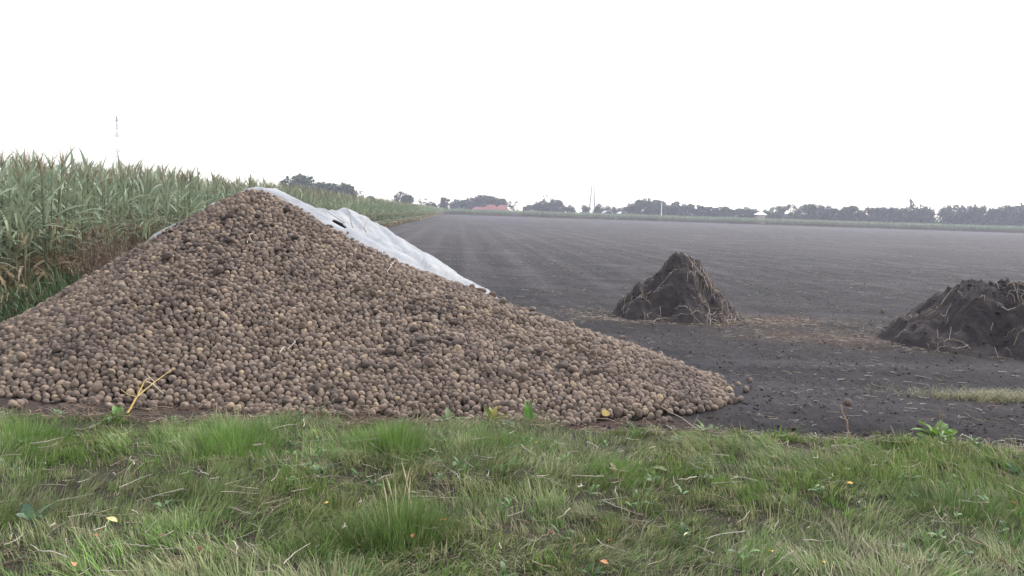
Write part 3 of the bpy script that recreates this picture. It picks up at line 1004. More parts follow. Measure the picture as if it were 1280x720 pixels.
# the broken yellow stem leaning on the potatoes
bs = np.array(gpt(153, 518, .08)); kn = np.array(lean_to((0, bs[1] + .42, 0), 181, 476)); e1 = np.array(lean_to((0, bs[1] + .75, 0), 218, 460)); e2 = np.array(lean_to((0, bs[1] + .36, 0), 204, 492))
mb = MB()
mid = np.array(lean_to((0, bs[1] + .25, 0), 171, 496))
for p, r0, r1, c_ in (([bs, (bs + mid) / 2 + .005, mid, kn], .009, .005, (.38, .26, .08)), ([kn, kn + [.04, -.01, .03], kn + [.08, 0, -.01]], .006, .003, (.55, .45, .28)),
                      ([mid, mid * .5 + e1 * .5 + [0, 0, .01], e1], .005, .0025, (.48, .35, .14)), ([kn, kn * .5 + e2 * .5 + [0, -.02, .03], e2], .005, .002, (.6, .5, .33)),
                      ([mid, mid + [-.06, -.02, .02], mid + [-.11, -.02, .06]], .004, .002, (.45, .32, .13)), ([mid, mid + [.03, -.03, .07], mid + [.02, -.03, .14]], .003, .0015, (.42, .3, .16)),
                      ([kn + [.04, -.01, .03], kn + [.02, -.02, .06], kn + [.06, -.02, .09]], .004, .002, (.58, .47, .28))):
    p = np.array(p); V, F = tube(p - bs, np.linspace(r0, r1, len(p)), 6); mb.add(V, F, c_)
tag(link('broken_stem', mb.mesh('broken_stem', M_DRY), None, bs), 'broken yellow plant stem leaning on the potatoes at the left', 'plant stem')
# twig on the fleece
b0 = on_fleece(436, 288) + Vector((0, 0, .03)); t0 = on_fleece(452, 280) + Vector((.05, 0, .07))
stick('twig', tuple(b0), tuple(t0), .010, (.30, .24, .20), 'forked twig lying on the white fleece sheet', 'twig', .06, 6, 4)
# pale stems on the potato face
for (x, y, x2, y2, lab) in ((310, 307, 318, 298, 'pale curved stalk high on the potato face near a dark patch'), (483, 341, 492, 329, 'short pale stalk lying on the potatoes right below the fleece'),
                            (355, 444, 372, 427, 'thin pale stalk lying on the middle of the potato face')):
    kA = np.argmin((px2 - x) ** 2 + (py2 - y) ** 2); kB = np.argmin((px2 - x2) ** 2 + (py2 - y2) ** 2)
    stick('dry_stalk', P[kA] + [0, -.045, .035], P[kB] + [0, -.045, .04], .004, (.6, .53, .45), lab, 'stalk', .08)

# ------------------------------------------------------------------ grass tufts
def tuft(x, y, n, L, spread, lab, seeds=0, lean=.5, col=None, w=.0042, ysp=.6):
    bx, by, bz = gpt(x, y, .08)
    root = bpy.data.objects.new('grass_tuft', None); COL.objects.link(root); root.location = (bx, by, bz); L *= .86; ysp *= 1.2; lean *= 1.25
    tag(root, lab, 'grass tuft')
    px = R.normal(0, spread, n); py = R.normal(0, spread * ysp, n)
    rr_ = np.hypot(px, py)
    az = np.arctan2(py, px) + R.normal(0, .6, n)
    ln = np.clip(lean * (.25 + rr_ / spread * .5) + R.normal(0, .15, n), .03, 1.5)
    LL = L * R.uniform(.5, 1.15, n) * np.clip(1.1 - .25 * rr_ / spread, .4, 1.1)
    c_ = (np.array(col) if col is not None else LUSH) * R.uniform(.7, 1.25, (n, 1))
    st = (R.random(n) < .07)[:, None]; c_ = np.where(st, STRAWC, c_)
    V, F, C = blades(np.stack([px, py, np.full(n, -.02)], -1), LL, R.uniform(.7, 1.3, n) * w, az, ln, c_, c_ * .85 + .15 * STRAWC, 4)
    link('leaf_blades', make_mesh('leaf_blades', V, F, M_GRASS, True, C), root)
    for k in range(seeds):
        a = R.uniform(-.25, .25); h = R.uniform(.26, .36); o0 = np.array([R.normal(0, .03), R.normal(0, .03), 0])
        p = o0 + np.stack([np.linspace(0, 1, 6) ** 1.5 * a * h, np.linspace(0, 1, 6) * R.uniform(-.03, .03), np.linspace(0, h, 6)], -1)
        m_ = MB(); V, F = tube(p, np.linspace(.0016, .001, 6), 4); m_.add(V, F, (.42, .36, .20))
        q = p[-3:]; V, F = tube(q, [.0015, .0035, .001], 5); m_.add(V, F, (.48, .40, .25))
        link('seed_stem', m_.mesh('seed_stem', M_DRY), root)
    return root


tuft(495, 560, 2600, .24, .17, 'tall dense green grass tuft against the middle of the heap foot', 0, .55)
tuft(292, 555, 2600, .20, .24, 'wide bright green grass tuft against the heap foot at the left', 0, .7, LUSH * 1.1, .0048)
tuft(22, 548, 1800, .20, .22, 'green grass tuft at the far left end of the heap foot', 0, .6, LUSH * 1.1)
tuft(503, 668, 2400, .23, .15, 'tall green grass tuft with dry seed stems in the foreground', 6, .5, np.array([.085, .165, .03]))
tuft(410, 675, 1200, .15, .15, 'low bright green grass tuft left of the tuft with seed stems', 0, .7, np.array([.095, .16, .035]))
tuft(770, 595, 1300, .15, .16, 'green grass tuft behind a dry curled leaf in mid verge', 0, .7)
tuft(1195, 640, 1500, .14, .24, 'low fresh green grass patch at the right of the verge', 0, .9, np.array([.09, .165, .04]))
tuft(230, 612, 900, .12, .16, 'low mossy green grass tuft at the left of the verge', 0, .8, np.array([.095, .15, .035]))
tuft(620, 560, 900, .15, .18, 'green grass tuft right of the tall dense one at the heap foot', 0, .7)
tuft(890, 560, 900, .13, .2, 'grass tuft at the edge of the bare soil below the heap tip', 0, .8, DULL)


# ------------------------------------------------------------------ weeds
def weed(x, y, lab, n, L, W, elev, col, stems=0, stem_h=.3, yellow=0, cat='weed', z=.05, droop=.7, h0=.04):
    bx, by, bz = gpt(x, y, z)
    root = bpy.data.objects.new('weed_plant', None); COL.objects.link(root); root.location = (bx, by, bz)
    tag(root, lab, cat)
    mb = MB()
    prof = lambda t: np.sin(np.clip(t, 0.02, .98) ** .8 * math.pi) ** .7 * (1 + .12 * np.sin(t * 40)) + .04
    for k in range(n):
        a = k * 2.4 + R.normal(0, .3); e = elev + R.normal(0, .22)
        c_ = np.array(col) * R.uniform(.75, 1.25) if k >= yellow else np.array((.32, .26, .06))
        h = h0 * R.random()
        V, F, t = leaf_strip((math.cos(a) * .01, math.sin(a) * .01, h), a, e, L * R.uniform(.6, 1.15), W * R.uniform(.7, 1.2), droop * R.uniform(.6, 1.4), 7, .25, R.normal(0, .5), prof)
        mb.add(V, F, c_)
    link('leaves', mb.mesh('leaves', M_WEED), root)
    for k in range(stems):
        m_ = MB(); a = R.uniform(0, 6.28)
        p = np.array([[0, 0, 0], [math.cos(a) * .02, .0, stem_h * .5], [math.cos(a) * .05, .02, stem_h * R.uniform(.8, 1.1)]])
        V, F = tube(p, [.004, .003, .0015], 5); m_.add(V, F, (.24, .17, .12))
        link('dead_stem', m_.mesh('dead_stem', M_DRY), root)
    return root


weed(1172, 553, 'leafy bright green weed with two dead brown stems at the soil edge', 26, .18, .062, .7, (.12, .21, .035), 2, .29, h0=.08)
weed(662, 536, 'young green weed with upright lance leaves at the heap foot', 7, .17, .034, 1.25, (.10, .22, .04), droop=.3)
weed(146, 530, 'small fresh green weed at the base of the broken yellow stem', 9, .11, .05, .8, (.11, .21, .04))
weed(562, 535, 'spreading dull green toothed weed at the heap foot', 12, .14, .045, .5, (.10, .14, .05))
weed(585, 533, 'low weed with dull toothed leaves, left of one with yellow leaves', 10, .12, .04, .6, (.105, .145, .05))
weed(615, 525, 'weed with yellowing leaves at the heap foot', 10, .14, .04, .9, (.15, .17, .05), yellow=2)
weed(770, 603, 'dry curled brown and green leaf weed in the grass', 5, .11, .035, .7, (.19, .13, .06))
weed(795, 552, 'small green weed in front of the heap right flank', 7, .1, .02, 1.0, (.10, .19, .04))
weed(812, 598, 'single broad leaf weed in mid verge grass', 4, .1, .035, .4, (.17, .2, .06))
weed(400, 556, 'small upright yellow green seedling on the brown debris patch', 5, .09, .02, 1.2, (.16, .2, .04))
weed(880, 548, 'low green weed at the soil edge below the heap tip', 8, .1, .025, .8, (.11, .17, .045))
weed(1270, 600, 'dark green broad weed at the far right of the verge', 8, .11, .03, .6, (.07, .13, .06))
weed(40, 655, 'blue green broad leaved weed at the left of the verge', 6, .11, .045, .9, (.10, .17, .10))

# ------------------------------------------------------------------ fallen leaves
def fallen_leaf(x, y, col, L, lab, round_=False):
    g0 = ground_at(x, y, .13)
    zz = float(ground_z(g0.x, g0.y)) + .095
    prof = lambda t: np.sin(np.clip(t, .03, .97) * math.pi) ** (.6 if round_ else .9)
    L *= .78; V, F, t = leaf_strip((-L / 2, 0, 0), 0, .35, L, L * (.85 if round_ else .5), .9, 8, .25, .3, prof)
    mb = MB(); mb.add(V, F, col)
    Vt, Ft = tube([(-L / 2, 0, 0), (-L * .75, .005, .006)], [.0012, .0008], 4); mb.add(Vt, Ft, np.array(col) * .7)
    o = link('fallen_leaf', mb.mesh('fallen_leaf', M_LEAF), None, (g0.x, g0.y, zz))
    o.rotation_euler = (random.uniform(-.3, .1) + .35, random.uniform(-.4, .4), random.uniform(0, 6.28))
    tag(o, lab, 'leaf')


ORANGE, RED, YEL, LTAN, DKB = (.34, .115, .045), (.19, .05, .032), (.62, .47, .17), (.45, .32, .2), (.16, .07, .045)
for a in ((516, 679, ORANGE, .05, 'orange fallen leaf on the tuft with seed stems'), (690, 680, RED, .05, 'dark red fallen leaf below the brown debris at mid verge'),
          (762, 683, (.38, .11, .06), .045, 'red brown fallen leaf left of the oval cream leaf'), (858, 674, (.68, .62, .40), .05, 'cream yellow oval fallen leaf beside pale stalks'),
          (1062, 613, (.62, .36, .07), .046, 'round ochre yellow fallen leaf on green grass at the right'), (1074, 636, (.55, .38, .18), .03, 'small tan fallen leaf below the round ochre one'),
          (1266, 642, (.48, .20, .08), .045, 'orange brown fallen leaf at the right edge of the verge'), (1233, 643, (.45, .27, .13), .035, 'dull tan fallen leaf next to an orange brown one at the right'),
          (1027, 709, (.58, .30, .08), .05, 'ochre orange fallen leaf lowest at the right of the verge'), (120, 683, (.55, .22, .08), .04, 'orange fallen leaf at the left near brown dead stems'),
          (203, 677, DKB, .05, 'dark brown fallen leaf at the left of the verge'), (140, 660, (.62, .52, .24), .07, 'pale yellow fallen leaf at the left of the verge'),
          (250, 693, DKB, .05, 'dark brown curled leaf farther from the left debris'), (553, 662, (.55, .27, .09), .045, 'ochre fallen leaf on the bare spot right of the seed stems'),
          (583, 617, (.36, .17, .08), .05, 'brown fallen leaf by the bare tangle in mid verge'), (670, 566, (.5, .22, .1), .03, 'small rust leaf at the grass edge below the heap'),
          (408, 632, (.55, .38, .12), .03, 'small yellow tan leaf left of the tuft with seed stems'), (755, 711, (.46, .22, .1), .05, 'rust brown leaf lowest in the middle of the verge'),
          (1252, 716, RED, .06, 'dark red leaf at the bottom right corner of the verge'), (92, 716, (.5, .24, .11), .06, 'tan orange leaf at the bottom left of the verge'),
          (968, 578, (.5, .27, .15), .06, 'pinkish tan leaf at the grass edge below the bare soil'), (963, 697, (.62, .42, .08), .04, 'yellow leaf by white stalks at the bottom right')):
    fallen_leaf(*a)

# straw swathe on the soil at the right
c0 = ground_at(1238, 502)
m = 2600
x = c0.x + R.normal(0, .42, m); y = c0.y + R.normal(0, .10, m) + .05 * (x - c0.x)
x = x + .3 * np.abs(R.normal(size=m))
cs = np.where(R.random((m, 1)) < .45, np.array([.15, .16, .07]), STRAWC * .85) * R.uniform(.65, 1.2, (m, 1))
V, F, C = blades(np.stack([x, y, ground_z(x, y)], -1), R.uniform(.06, .18, m), R.uniform(.003, .005, m), R.uniform(0, 6.28, m), np.clip(R.normal(1.6, .15, m), 1.1, 1.75), cs)
tag(link('straw_patch', make_mesh('straw_patch', V, F, M_GRASS, True, C)), 'flat patch of cut yellowish grass lying on dark soil at the right', 'cut grass', kind='stuff')

# ------------------------------------------------------------------ corn
CG = np.array([0.275, 0.325, 0.215]); CG2 = np.array([0.180, 0.228, 0.130]); CDRY = np.array([0.33, 0.25, 0.15])


def corn_parts(seed, nl=15, seg=7, vee=.22, wide=1.0, dry=4, lo=False):
    r = np.random.default_rng(seed)
    H = 2.03
    stalk, fol, tas, ear = MB(), MB(), MB(), MB()
    p = np.stack([np.linspace(0, r.normal(0, .05), 7), np.linspace(0, r.normal(0, .05), 7), np.linspace(0, H, 7)], -1)
    V, F = tube(p, np.linspace(.014, .006, 7) * (1.3 if lo else 1), 3 if lo else 6)
    tt = np.repeat(np.linspace(0, 1, 7), 3 if lo else 6)[:, None]
    stalk.add(V, F, np.array([.20, .15, .10]) * (1 - tt) + np.array([.15, .19, .09]) * tt)
    a0 = r.uniform(0, 6.28)
    for k in range(nl):
        f = k / (nl - 1)
        z = .22 + f * (H - .32)
        a = a0 + (k % 2) * math.pi + r.normal(0, .35)
        isdry = k < dry
        e = (.35 + .95 * f ** 1.2 + r.normal(0, .12)) if not isdry else r.uniform(-.3, .5)
        L = (.46 + .34 * math.sin(math.pi * (.25 + .72 * f))) * r.uniform(.8, 1.12) * (.72 if isdry else 1)
        dr = r.uniform(1.2, 2.4) * (1 - .62 * f) if not isdry else r.uniform(1.2, 2.2)
        W = (.045 if not isdry else .045) * wide * r.uniform(.85, 1.15)
        V, F, t = leaf_strip((np.interp(z, p[:, 2], p[:, 0]), np.interp(z, p[:, 2], p[:, 1]), z), a, e, L, W, dr, seg, vee, r.normal(0, .9 if not isdry else 2.0))
        c = (CG * (f) + CG2 * (1 - f)) * r.uniform(.8, 1.2)
        if isdry:
            c = CDRY * r.uniform(.55, 1.25) if r.random() < .75 else CG2 * 1.1
        tipd = np.clip((t - .75) * 2, 0, .5)[:, None]
        fol.add(V, F, c * (1 - tipd) + CDRY * tipd)
    top = p[-1]
    for k in range(5 if lo else 8):
        a = r.uniform(0, 6.28); sp_ = r.uniform(.1, .55) if k else 0.05; L = r.uniform(.18, .30)
        q = top + np.stack([np.linspace(0, 1, 4) ** 1.4 * L * sp_ * math.cos(a), np.linspace(0, 1, 4) ** 1.4 * L * sp_ * math.sin(a), np.linspace(-.05, L * .95, 4)], -1)
        V, F = tube(q, np.linspace(.0045, .002, 4) * (1.5 if lo else 1), 3); tas.add(V, F, np.array([.30, .24, .15]) * r.uniform(.8, 1.15))
    z = 1.0 + r.normal(0, .08); a = a0 + .4
    d = np.array([math.cos(a) * .35, math.sin(a) * .35, 1.0]); d /= np.linalg.norm(d)
    q = np.array([0, 0, z]) + np.linspace(0, .26, 6)[:, None] * d + np.array([math.cos(a), math.sin(a), 0]) * .02
    V, F = tube(q, [.012, .026, .030, .027, .018, .004], 5 if lo else 8); ear.add(V, F, np.array([.28, .27, .15]) if r.random() < .5 else np.array([.36, .27, .16]))
    return stalk, fol, tas, ear


edge_dir = np.array([EDGE_SLOPE, 1.0]) / math.hypot(EDGE_SLOPE, 1)
edge_nrm = np.array([-edge_dir[1], edge_dir[0]])          # into the corn


def corn_positions(y0, y1, rows, dx, jit):
    out = []
    for k in range(rows):
        s = np.arange(y0, y1, dx) + R.uniform(-.5, .5) * dx
        s = s + R.normal(0, dx * .25, len(s))
        base = np.stack([-5.8 + EDGE_SLOPE * s, s], -1) + edge_nrm * (k * .75 + .1) + R.normal(0, jit, (len(s), 2))
        if k == 0:
            base += edge_nrm * np.abs(R.normal(0, .12, len(s)))[:, None]
        out.append(np.concatenate([base, np.full((len(s), 1), k)], 1))
    return np.concatenate(out)


cp = corn_positions(7.0, 48, 9, .135, .04)
pts3 = np.stack([cp[:, 0], cp[:, 1], np.full(len(cp), 1.8)], -1)
qx, qy, _ = project(pts3)
ind = np.nonzero((qx > -8) & (cp[:, 2] < 2))[0]
ind = ind[np.argsort(np.hypot(cp[ind, 0], cp[ind, 1]))][:300]
isi = np.zeros(len(cp), bool); isi[ind] = True
corn_proto = []
for s in range(6):
    st, fo, ta, ea = corn_parts(200 + s, dry=4 + s % 3)
    corn_proto.append([('stalk', st.mesh('corn_stalk', M_CORN)), ('foliage', fo.mesh('corn_foliage', M_CORN)), ('tassel', ta.mesh('corn_tassel', M_CORN)), ('ear', ea.mesh('corn_ear', M_CORN))])
for k in ind:
    root = bpy.data.objects.new('corn_plant', None); COL.objects.link(root)
    root.location = (cp[k, 0], cp[k, 1], float(ground_z(cp[k, 0], cp[k, 1])))
    s = R.uniform(.86, 1.06); root.scale = (s, s, s); root.rotation_euler = (R.normal(0, .04), R.normal(0, .04), R.uniform(0, 6.28))
    tag(root, 'tall ripening corn plant at the near edge of the corn field, left of the heap', 'corn plant', 'corn plants along the near field edge')
    for nm, me in random.choice(corn_proto):
        link(nm, me, root)


def corn_mass(name, groups, label):
    Vs, Fs, Cs, off = [], [], [], 0
    for pos, lo, seed, wide, nl in groups:
        vs = []
        for s in range(4):
            parts = corn_parts(seed + s, nl, 4 if lo else 6, .0 if lo else .22, wide, 2 + s % 3, lo)
            mb = MB()
            for q in parts:
                if q.n: mb.add(*q.arrays())
            vs.append(mb.arrays())
        sid = R.integers(0, 4, len(pos))
        for s in range(4):
            w = pos[sid == s]
            if not len(w): continue
            p3 = np.stack([w[:, 0], w[:, 1], ground_z(w[:, 0], w[:, 1])], -1)
            V, F, C = replicate(*vs[s], p3, R.uniform(0, 6.28, len(w)), R.uniform(.86, 1.06, len(w)), R.uniform(.82, 1.18, (len(w), 1)) * np.ones(3))
            Vs.append(V); Fs.append(F + off); Cs.append(C); off += len(V)
    o = link(name, make_mesh(name, np.concatenate(Vs), np.concatenate(Fs), M_CORN, True, np.concatenate(Cs)))
    return tag(o, label, 'corn', kind='stuff')


mid_ = corn_positions(48, 120, 7, .17, .04)
farc = corn_positions(120, 296, 5, .24, .05)
corn_mass('corn_crop', [(cp[~isi], False, 300, 1.0, 11), (mid_, True, 320, 1.15, 10), (farc, True, 340, 2.2, 9)], 'dense stand of tall green corn filling the field behind the heap at the left')
# the strip of corn that closes the field
s = np.arange(0, 1, .22 / 330)
line = np.array([-27.0, 296.0]) + s[:, None] * np.array([330.0, -58.0])
far_strip = np.concatenate([np.concatenate([line + np.array([.1, 1]) * k * .8 + R.normal(0, .08, line.shape), np.full((len(line), 1), k)], 1) for k in range(5)])
corn_mass('far_corn_strip', [(far_strip, True, 360, 3.2, 10)], 'long low strip of corn closing off the far side of the field')

# green weeds between heap and corn
m = 26000
x = R.uniform(-9.5, -3.8, m); y = R.uniform(7.0, 15.5, m)
k = (heap_z(x, y) < -.05) & (x > corn_edge_x(y) - .4) & (R.random(m) < .75 + .5 * fbm(x * 1.2, y * 1.2, 99)) & (y < 13.2 + fbm(x, y, 90))
x, y = x[k], y[k]; m = len(x)
hgt = np.clip(.85 + fbm(x * .9, y * .9, 98) * .6, .3, 1.4)
V1w, F1w, C1w = blades(np.stack([x, y, ground_z(x, y) + hgt * .5 * R.random(m)], -1), hgt * R.uniform(.12, .34, m), R.uniform(.008, .022, m), R.uniform(0, 6.28, m), np.clip(R.normal(.8, .4, m), .1, 1.7),
                       np.array([.085, .128, .055]) * R.uniform(.6, 1.4, (m, 1)), None, 3)
tag(link('weed_cover', make_mesh('weed_cover', V1w, F1w, M_WEED, True, C1w)), 'low green weeds growing between the heap and the corn at the left', 'weeds', kind='stuff')


# brown withered bushy weeds at the corn edge
def dry_bush(seed, H):
    r = np.random.default_rng(seed); mb = MB()
    for k in range(26):
        a = r.uniform(0, 6.28); sp_ = r.uniform(.05, .5); L = H * r.uniform(.6, 1.0)
        t = np.linspace(0, 1, 5)
        p = np.stack([t ** 1.3 * L * sp_ * math.cos(a), t ** 1.3 * L * sp_ * math.sin(a), t * L], -1)
        c = np.array([.17, .115, .085]) * r.uniform(.6, 1.2)
        V, F = tube(p, np.linspace(.005, .0015, 5), 4); mb.add(V, F, c)
        for _ in range(14):
            q0 = p[r.integers(1, 5)] * r.uniform(.85, 1.0); d = r.normal(size=3); d[2] = abs(d[2]); d /= np.linalg.norm(d)
            l2 = r.uniform(.05, .18)
            V, F, t2 = leaf_strip(q0, math.atan2(d[1], d[0]), math.asin(d[2]), l2, .012, .8, 2); mb.add(V, F, c * r.uniform(.7, 1.4))
    return mb.mesh('twigs', M_DRY)


BUSH = [dry_bush(500 + k, h) for k, h in enumerate((1.35, 1.15, 1.5))]
for q, (x, y, Y, lab) in enumerate(((118, 310, 12.2, 0), (138, 300, 13.0, 0), (158, 290, 13.8, 0), (175, 282, 14.8, 0), (104, 318, 11.6, 0), (146, 306, 12.6, 0), (190, 278, 15.5, 0))):
    p = at_depth(x, y, Y)
    root = bpy.data.objects.new('dry_weed', None); COL.objects.link(root); root.location = (p.x, p.y, float(ground_z(p.x, p.y)))
    root.rotation_euler = (0, 0, q * 1.3)
    tag(root, 'brown withered bushy weed between the heap flank and the corn', 'dry weed', 'withered brown weeds beside the corn')
    link('twigs', BUSH[q % 3], root)

# ------------------------------------------------------------------ far trees
TG = np.array([.062, .092, .050])


def crown_mesh(kind, seed):
    r = np.random.default_rng(seed)
    if kind == 'broad':
        lobes = [(r.normal(0, .17), r.normal(0, .17), r.uniform(.08, .80), r.uniform(.17, .27)) for _ in range(13)]; n, sz = 2200, .050
    elif kind == 'tall':
        lobes = [(r.normal(0, .10), r.normal(0, .10), z, .18 * (1 - .45 * z)) for z in np.linspace(.16, .86, 10)]; n, sz = 1200, .046
    elif kind == 'birch':
        lobes = [(r.normal(0, .15), r.normal(0, .15), r.uniform(.08, .90), r.uniform(.12, .21)) for _ in range(17)]; n, sz = 1700, .042
    elif kind == 'cone':
        lobes = [(0, 0, z, .22 * (1.02 - z)) for z in np.linspace(.1, .95, 10)]; n, sz = 1000, .042
    else:
        lobes = [(r.normal(0, .17), r.normal(0, .17), r.uniform(.35, .92), r.uniform(.05, .11)) for _ in range(15)]; n, sz = 430, .036
    lb = np.array(lobes)
    w = lb[:, 3] ** 2; w /= w.sum()
    k = r.choice(len(lb), n, p=w)
    d = r.normal(size=(n, 3)); d /= np.linalg.norm(d, axis=1)[:, None]
    q = lb[k, :3] + d * (lb[k, 3] * r.uniform(.45, 1.08, n))[:, None] * np.array([1, 1, .85])
    q[:, 2] = np.clip(q[:, 2], .01, 1.0)
    a = r.normal(size=(n, 3)); a /= np.linalg.norm(a, axis=1)[:, None]
    b_ = np.cross(a, r.normal(size=(n, 3))); b_ /= np.linalg.norm(b_, axis=1)[:, None]
    s = (sz * r.uniform(.5, 1.3, n))[:, None]
    V = np.stack([q - a * s, q - b_ * s * .6, q + a * s, q + b_ * s * .6], 1).reshape(-1, 3)
    F = np.arange(4 * n).reshape(-1, 4)
    C = np.repeat(TG * r.uniform(.65, 1.4, (n, 1)), 4, 0)
    cr = make_mesh('crown', V, F, M_TREE, False, C)
    mb = MB(); wc = np.array([.33, .32, .31]) if kind == 'birch' else np.array([.10, .085, .07])
    tp = np.array([[0, 0, -.02], [r.normal(0, .01), 0, .3], [r.normal(0, .02), r.normal(0, .02), .62], [r.normal(0, .03), r.normal(0, .03), .9]])
    V, F = tube(tp, np.array([.022, .017, .011, .003]) * (.9 if kind == 'birch' else 1.1), 7); mb.add(V, F, wc)
    for _ in range(6):
        l = lb[r.integers(0, len(lb))]; z0 = max(.15, l[2] - .2)
        b0 = np.array([np.interp(z0, tp[:, 2], tp[:, 0]), np.interp(z0, tp[:, 2], tp[:, 1]), z0])
        V, F = tube([b0, (b0 + l[:3]) / 2 + [0, 0, .02], l[:3]], [.009, .006, .002], 5); mb.add(V, F, wc * .9)
    return cr, mb.mesh('trunk', M_BARK)


KIND = {k: [crown_mesh(k, 700 + 10 * i + j) for j in range(3)] for i, k in enumerate(('broad', 'tall', 'birch', 'cone', 'airy'))}


def tree(x, ytop, wpx, D, kind, label, group=None):
    top = at_depth(x, ytop, D)
    H = top.z * 1.06; W = wpx * 1.5 / FPX * D
    cr, tk = random.choice(KIND[kind])
    xs = [v.co.x for v in cr.vertices]; span = max(xs) - min(xs)
    zt = max(v.co.z for v in cr.vertices)
    root = bpy.data.objects.new('tree', None); COL.objects.link(root)
    root.location = (top.x, D, 0); sx = W / span
    root.scale = (sx, sx, H / zt)
    root.rotation_euler = (0, 0, random.uniform(0, 6.28))
    tag(root, label, 'tree', group)
    link('crown', cr, root); link('trunk', tk, root)


GA = ('hazy tree of the dark wood behind the corn, left of the white fleece', 'trees of the wood behind the corn at the left')
for x, y, w, k in ((363, 222, 22, 'broad'), (382, 228, 22, 'broad'), (398, 228, 20, 'broad'), (412, 229, 20, 'broad'), (424, 229, 20, 'broad'), (435, 231, 20, 'broad'), (441, 236, 12, 'broad'), (405, 232, 26, 'broad'), (356, 228, 14, 'airy')):
    tree(x, y, w, 255, k, *GA)
tree(375, 219, 34, 250, 'broad', 'tallest round tree of the wood behind the corn at the left')
tree(451, 239, 9, 255, 'airy', 'small thin tree just right of the wood behind the corn')
tree(463, 245, 10, 300, 'broad', 'low bush top showing above the corn')
tree(492, 244, 14, 310, 'airy', 'small thin tree left of a round dark one above the corn')
tree(507, 240, 20, 310, 'broad', 'round dark tree standing alone above the corn')
for x, y, w, k, lab in ((527, 248, 12, 'airy', 'low thin tree above the corn, left of two smaller bushes'), (536, 252, 9, 'broad', 'low bush above the end of the corn, left one of two'), (542, 253, 8, 'broad', 'low bush above the end of the corn, right one of two'), (554, 247, 13, 'tall', 'narrow tree at the far end of the corn edge')):
    tree(x, y, w, 350, k, lab)
GB = ('hazy tree of the wood behind the red roofed farm', 'trees of the wood behind the red roofed farm')
for x, y, w in ((567, 251, 10), (573, 249, 14), (584, 247, 18), (595, 248, 18), (606, 244, 22), (617, 246, 16), (625, 248, 14)):
    tree(x, y, w, 400, 'broad', *GB)
tree(633, 249, 14, 395, 'airy', 'thin leaved tree right of the red roofs, left one of two')
tree(642, 252, 9, 395, 'airy', 'thin leaved tree right of the red roofs, right one of two')
tree(656, 258, 6, 400, 'broad', 'lowest bush right of the red roofed farm')
tree(662, 256, 9, 400, 'broad', 'low bush left of the dark group under an airy tree')
GC = ('hazy tree of the small dark group between red roofs and lattice tower', 'trees of the small group left of the lattice tower')
for x, y, w in ((672, 252, 12), (681, 250, 14), (691, 249, 16), (699, 250, 10)):
    tree(x, y, w, 390, 'broad', *GC)
tree(690, 243, 13, 388, 'airy', 'airy tree rising above the small dark group left of the lattice tower')
for x, y, w, lab in ((706, 257, 8, 'small round tree second left of the lattice tower'), (714, 256, 9, 'small round tree next to the dark group left of the tower'), (732, 256, 11, 'round tree at the left foot of the lattice tower'),
                     (748, 254, 10, 'tall round tree at the right foot of the lattice tower'), (758, 257, 13, 'wide round tree behind the white plastic tunnel'), (768, 258, 8, 'small round tree right of the white plastic tunnel'), (774, 260, 5, 'tiny round tree between tunnel and the big wood')):
    tree(x, y, w, 390, 'broad', lab)
GD = ('hazy tree of the high domed wood right of the lattice tower', 'trees of the domed wood right of the tower')
for x, y, w in ((783, 258, 12), (790, 254, 14), (798, 250, 18), (808, 248, 22), (818, 249, 18), (826, 251, 14), (834, 255, 12)):
    tree(x, y, w, 370, 'broad', *GD)
GE = ('hazy tree of the even row between the domed wood and the white roofed shed', 'trees of the even row left of the white roofed shed')
for q, x in enumerate(range(840, 950, 8)):
    tree(x + random.uniform(-2, 2), 256 + (x - 840) * .035 + random.uniform(-2.2, 2), random.uniform(12, 18), 360, random.choice(['broad', 'tall', 'broad']), *GE)
tree(847, 252, 12, 362, 'tall', 'tall pointed tree just right of the domed wood')
tree(872, 257, 7, 358, 'cone', 'small dark conifer in the even row')
GF = ('hazy birch of the loose row between the white roofed shed and the gap', 'birches left of the gap in the row')
for x, y, w in ((958, 262, 9), (966, 259, 13), (975, 257, 12), (983, 256, 12), (992, 256, 11), (1000, 257, 9)):
    tree(x, y, w, 345, 'birch', *GF)
GG = ('hazy birch of the long middle row on the right, behind the corn strip', 'birches of the long middle row')
for q, x in enumerate(range(1011, 1166, 7)):
    tree(x + random.uniform(-2, 2), 257 + (x - 1010) * .018 + random.uniform(-2.5, 2.5) + (3 if 1036 < x < 1056 else 0), random.uniform(12, 18), 335, 'birch' if q % 3 else 'broad', *GG)
tree(1143, 250, 12, 333, 'airy', 'tall airy tree rising above the middle birch row')
tree(1157, 259, 22, 334, 'broad', 'dark bushy tree at the right end of the middle row')
GH = ('hazy birch of the last row at the right edge, behind the corn strip', 'birches of the row at the right edge')
for q, x in enumerate(range(1180, 1470, 7)):
    tree(x + random.uniform(-2, 2), 258.5 + (x - 1180) * .01 + random.uniform(-2.5, 2.5), random.uniform(12, 18), 325, 'birch' if q % 3 else 'broad', *GH)
GI = ('low dark bush filling the foot of the far birch rows', 'low bushes under the far birch rows')
for x in list(range(955, 1003, 9)) + list(range(1012, 1168, 9)) + list(range(1180, 1470, 9)):
    tree(x + random.uniform(-2, 2), 267 + (x - 1000) * .024 + random.uniform(-1.5, 1.5), 13, 338, 'broad', *GI)
tree(1277, 252, 8, 322, 'cone', 'pointed conifer above the last birch row at the right edge')

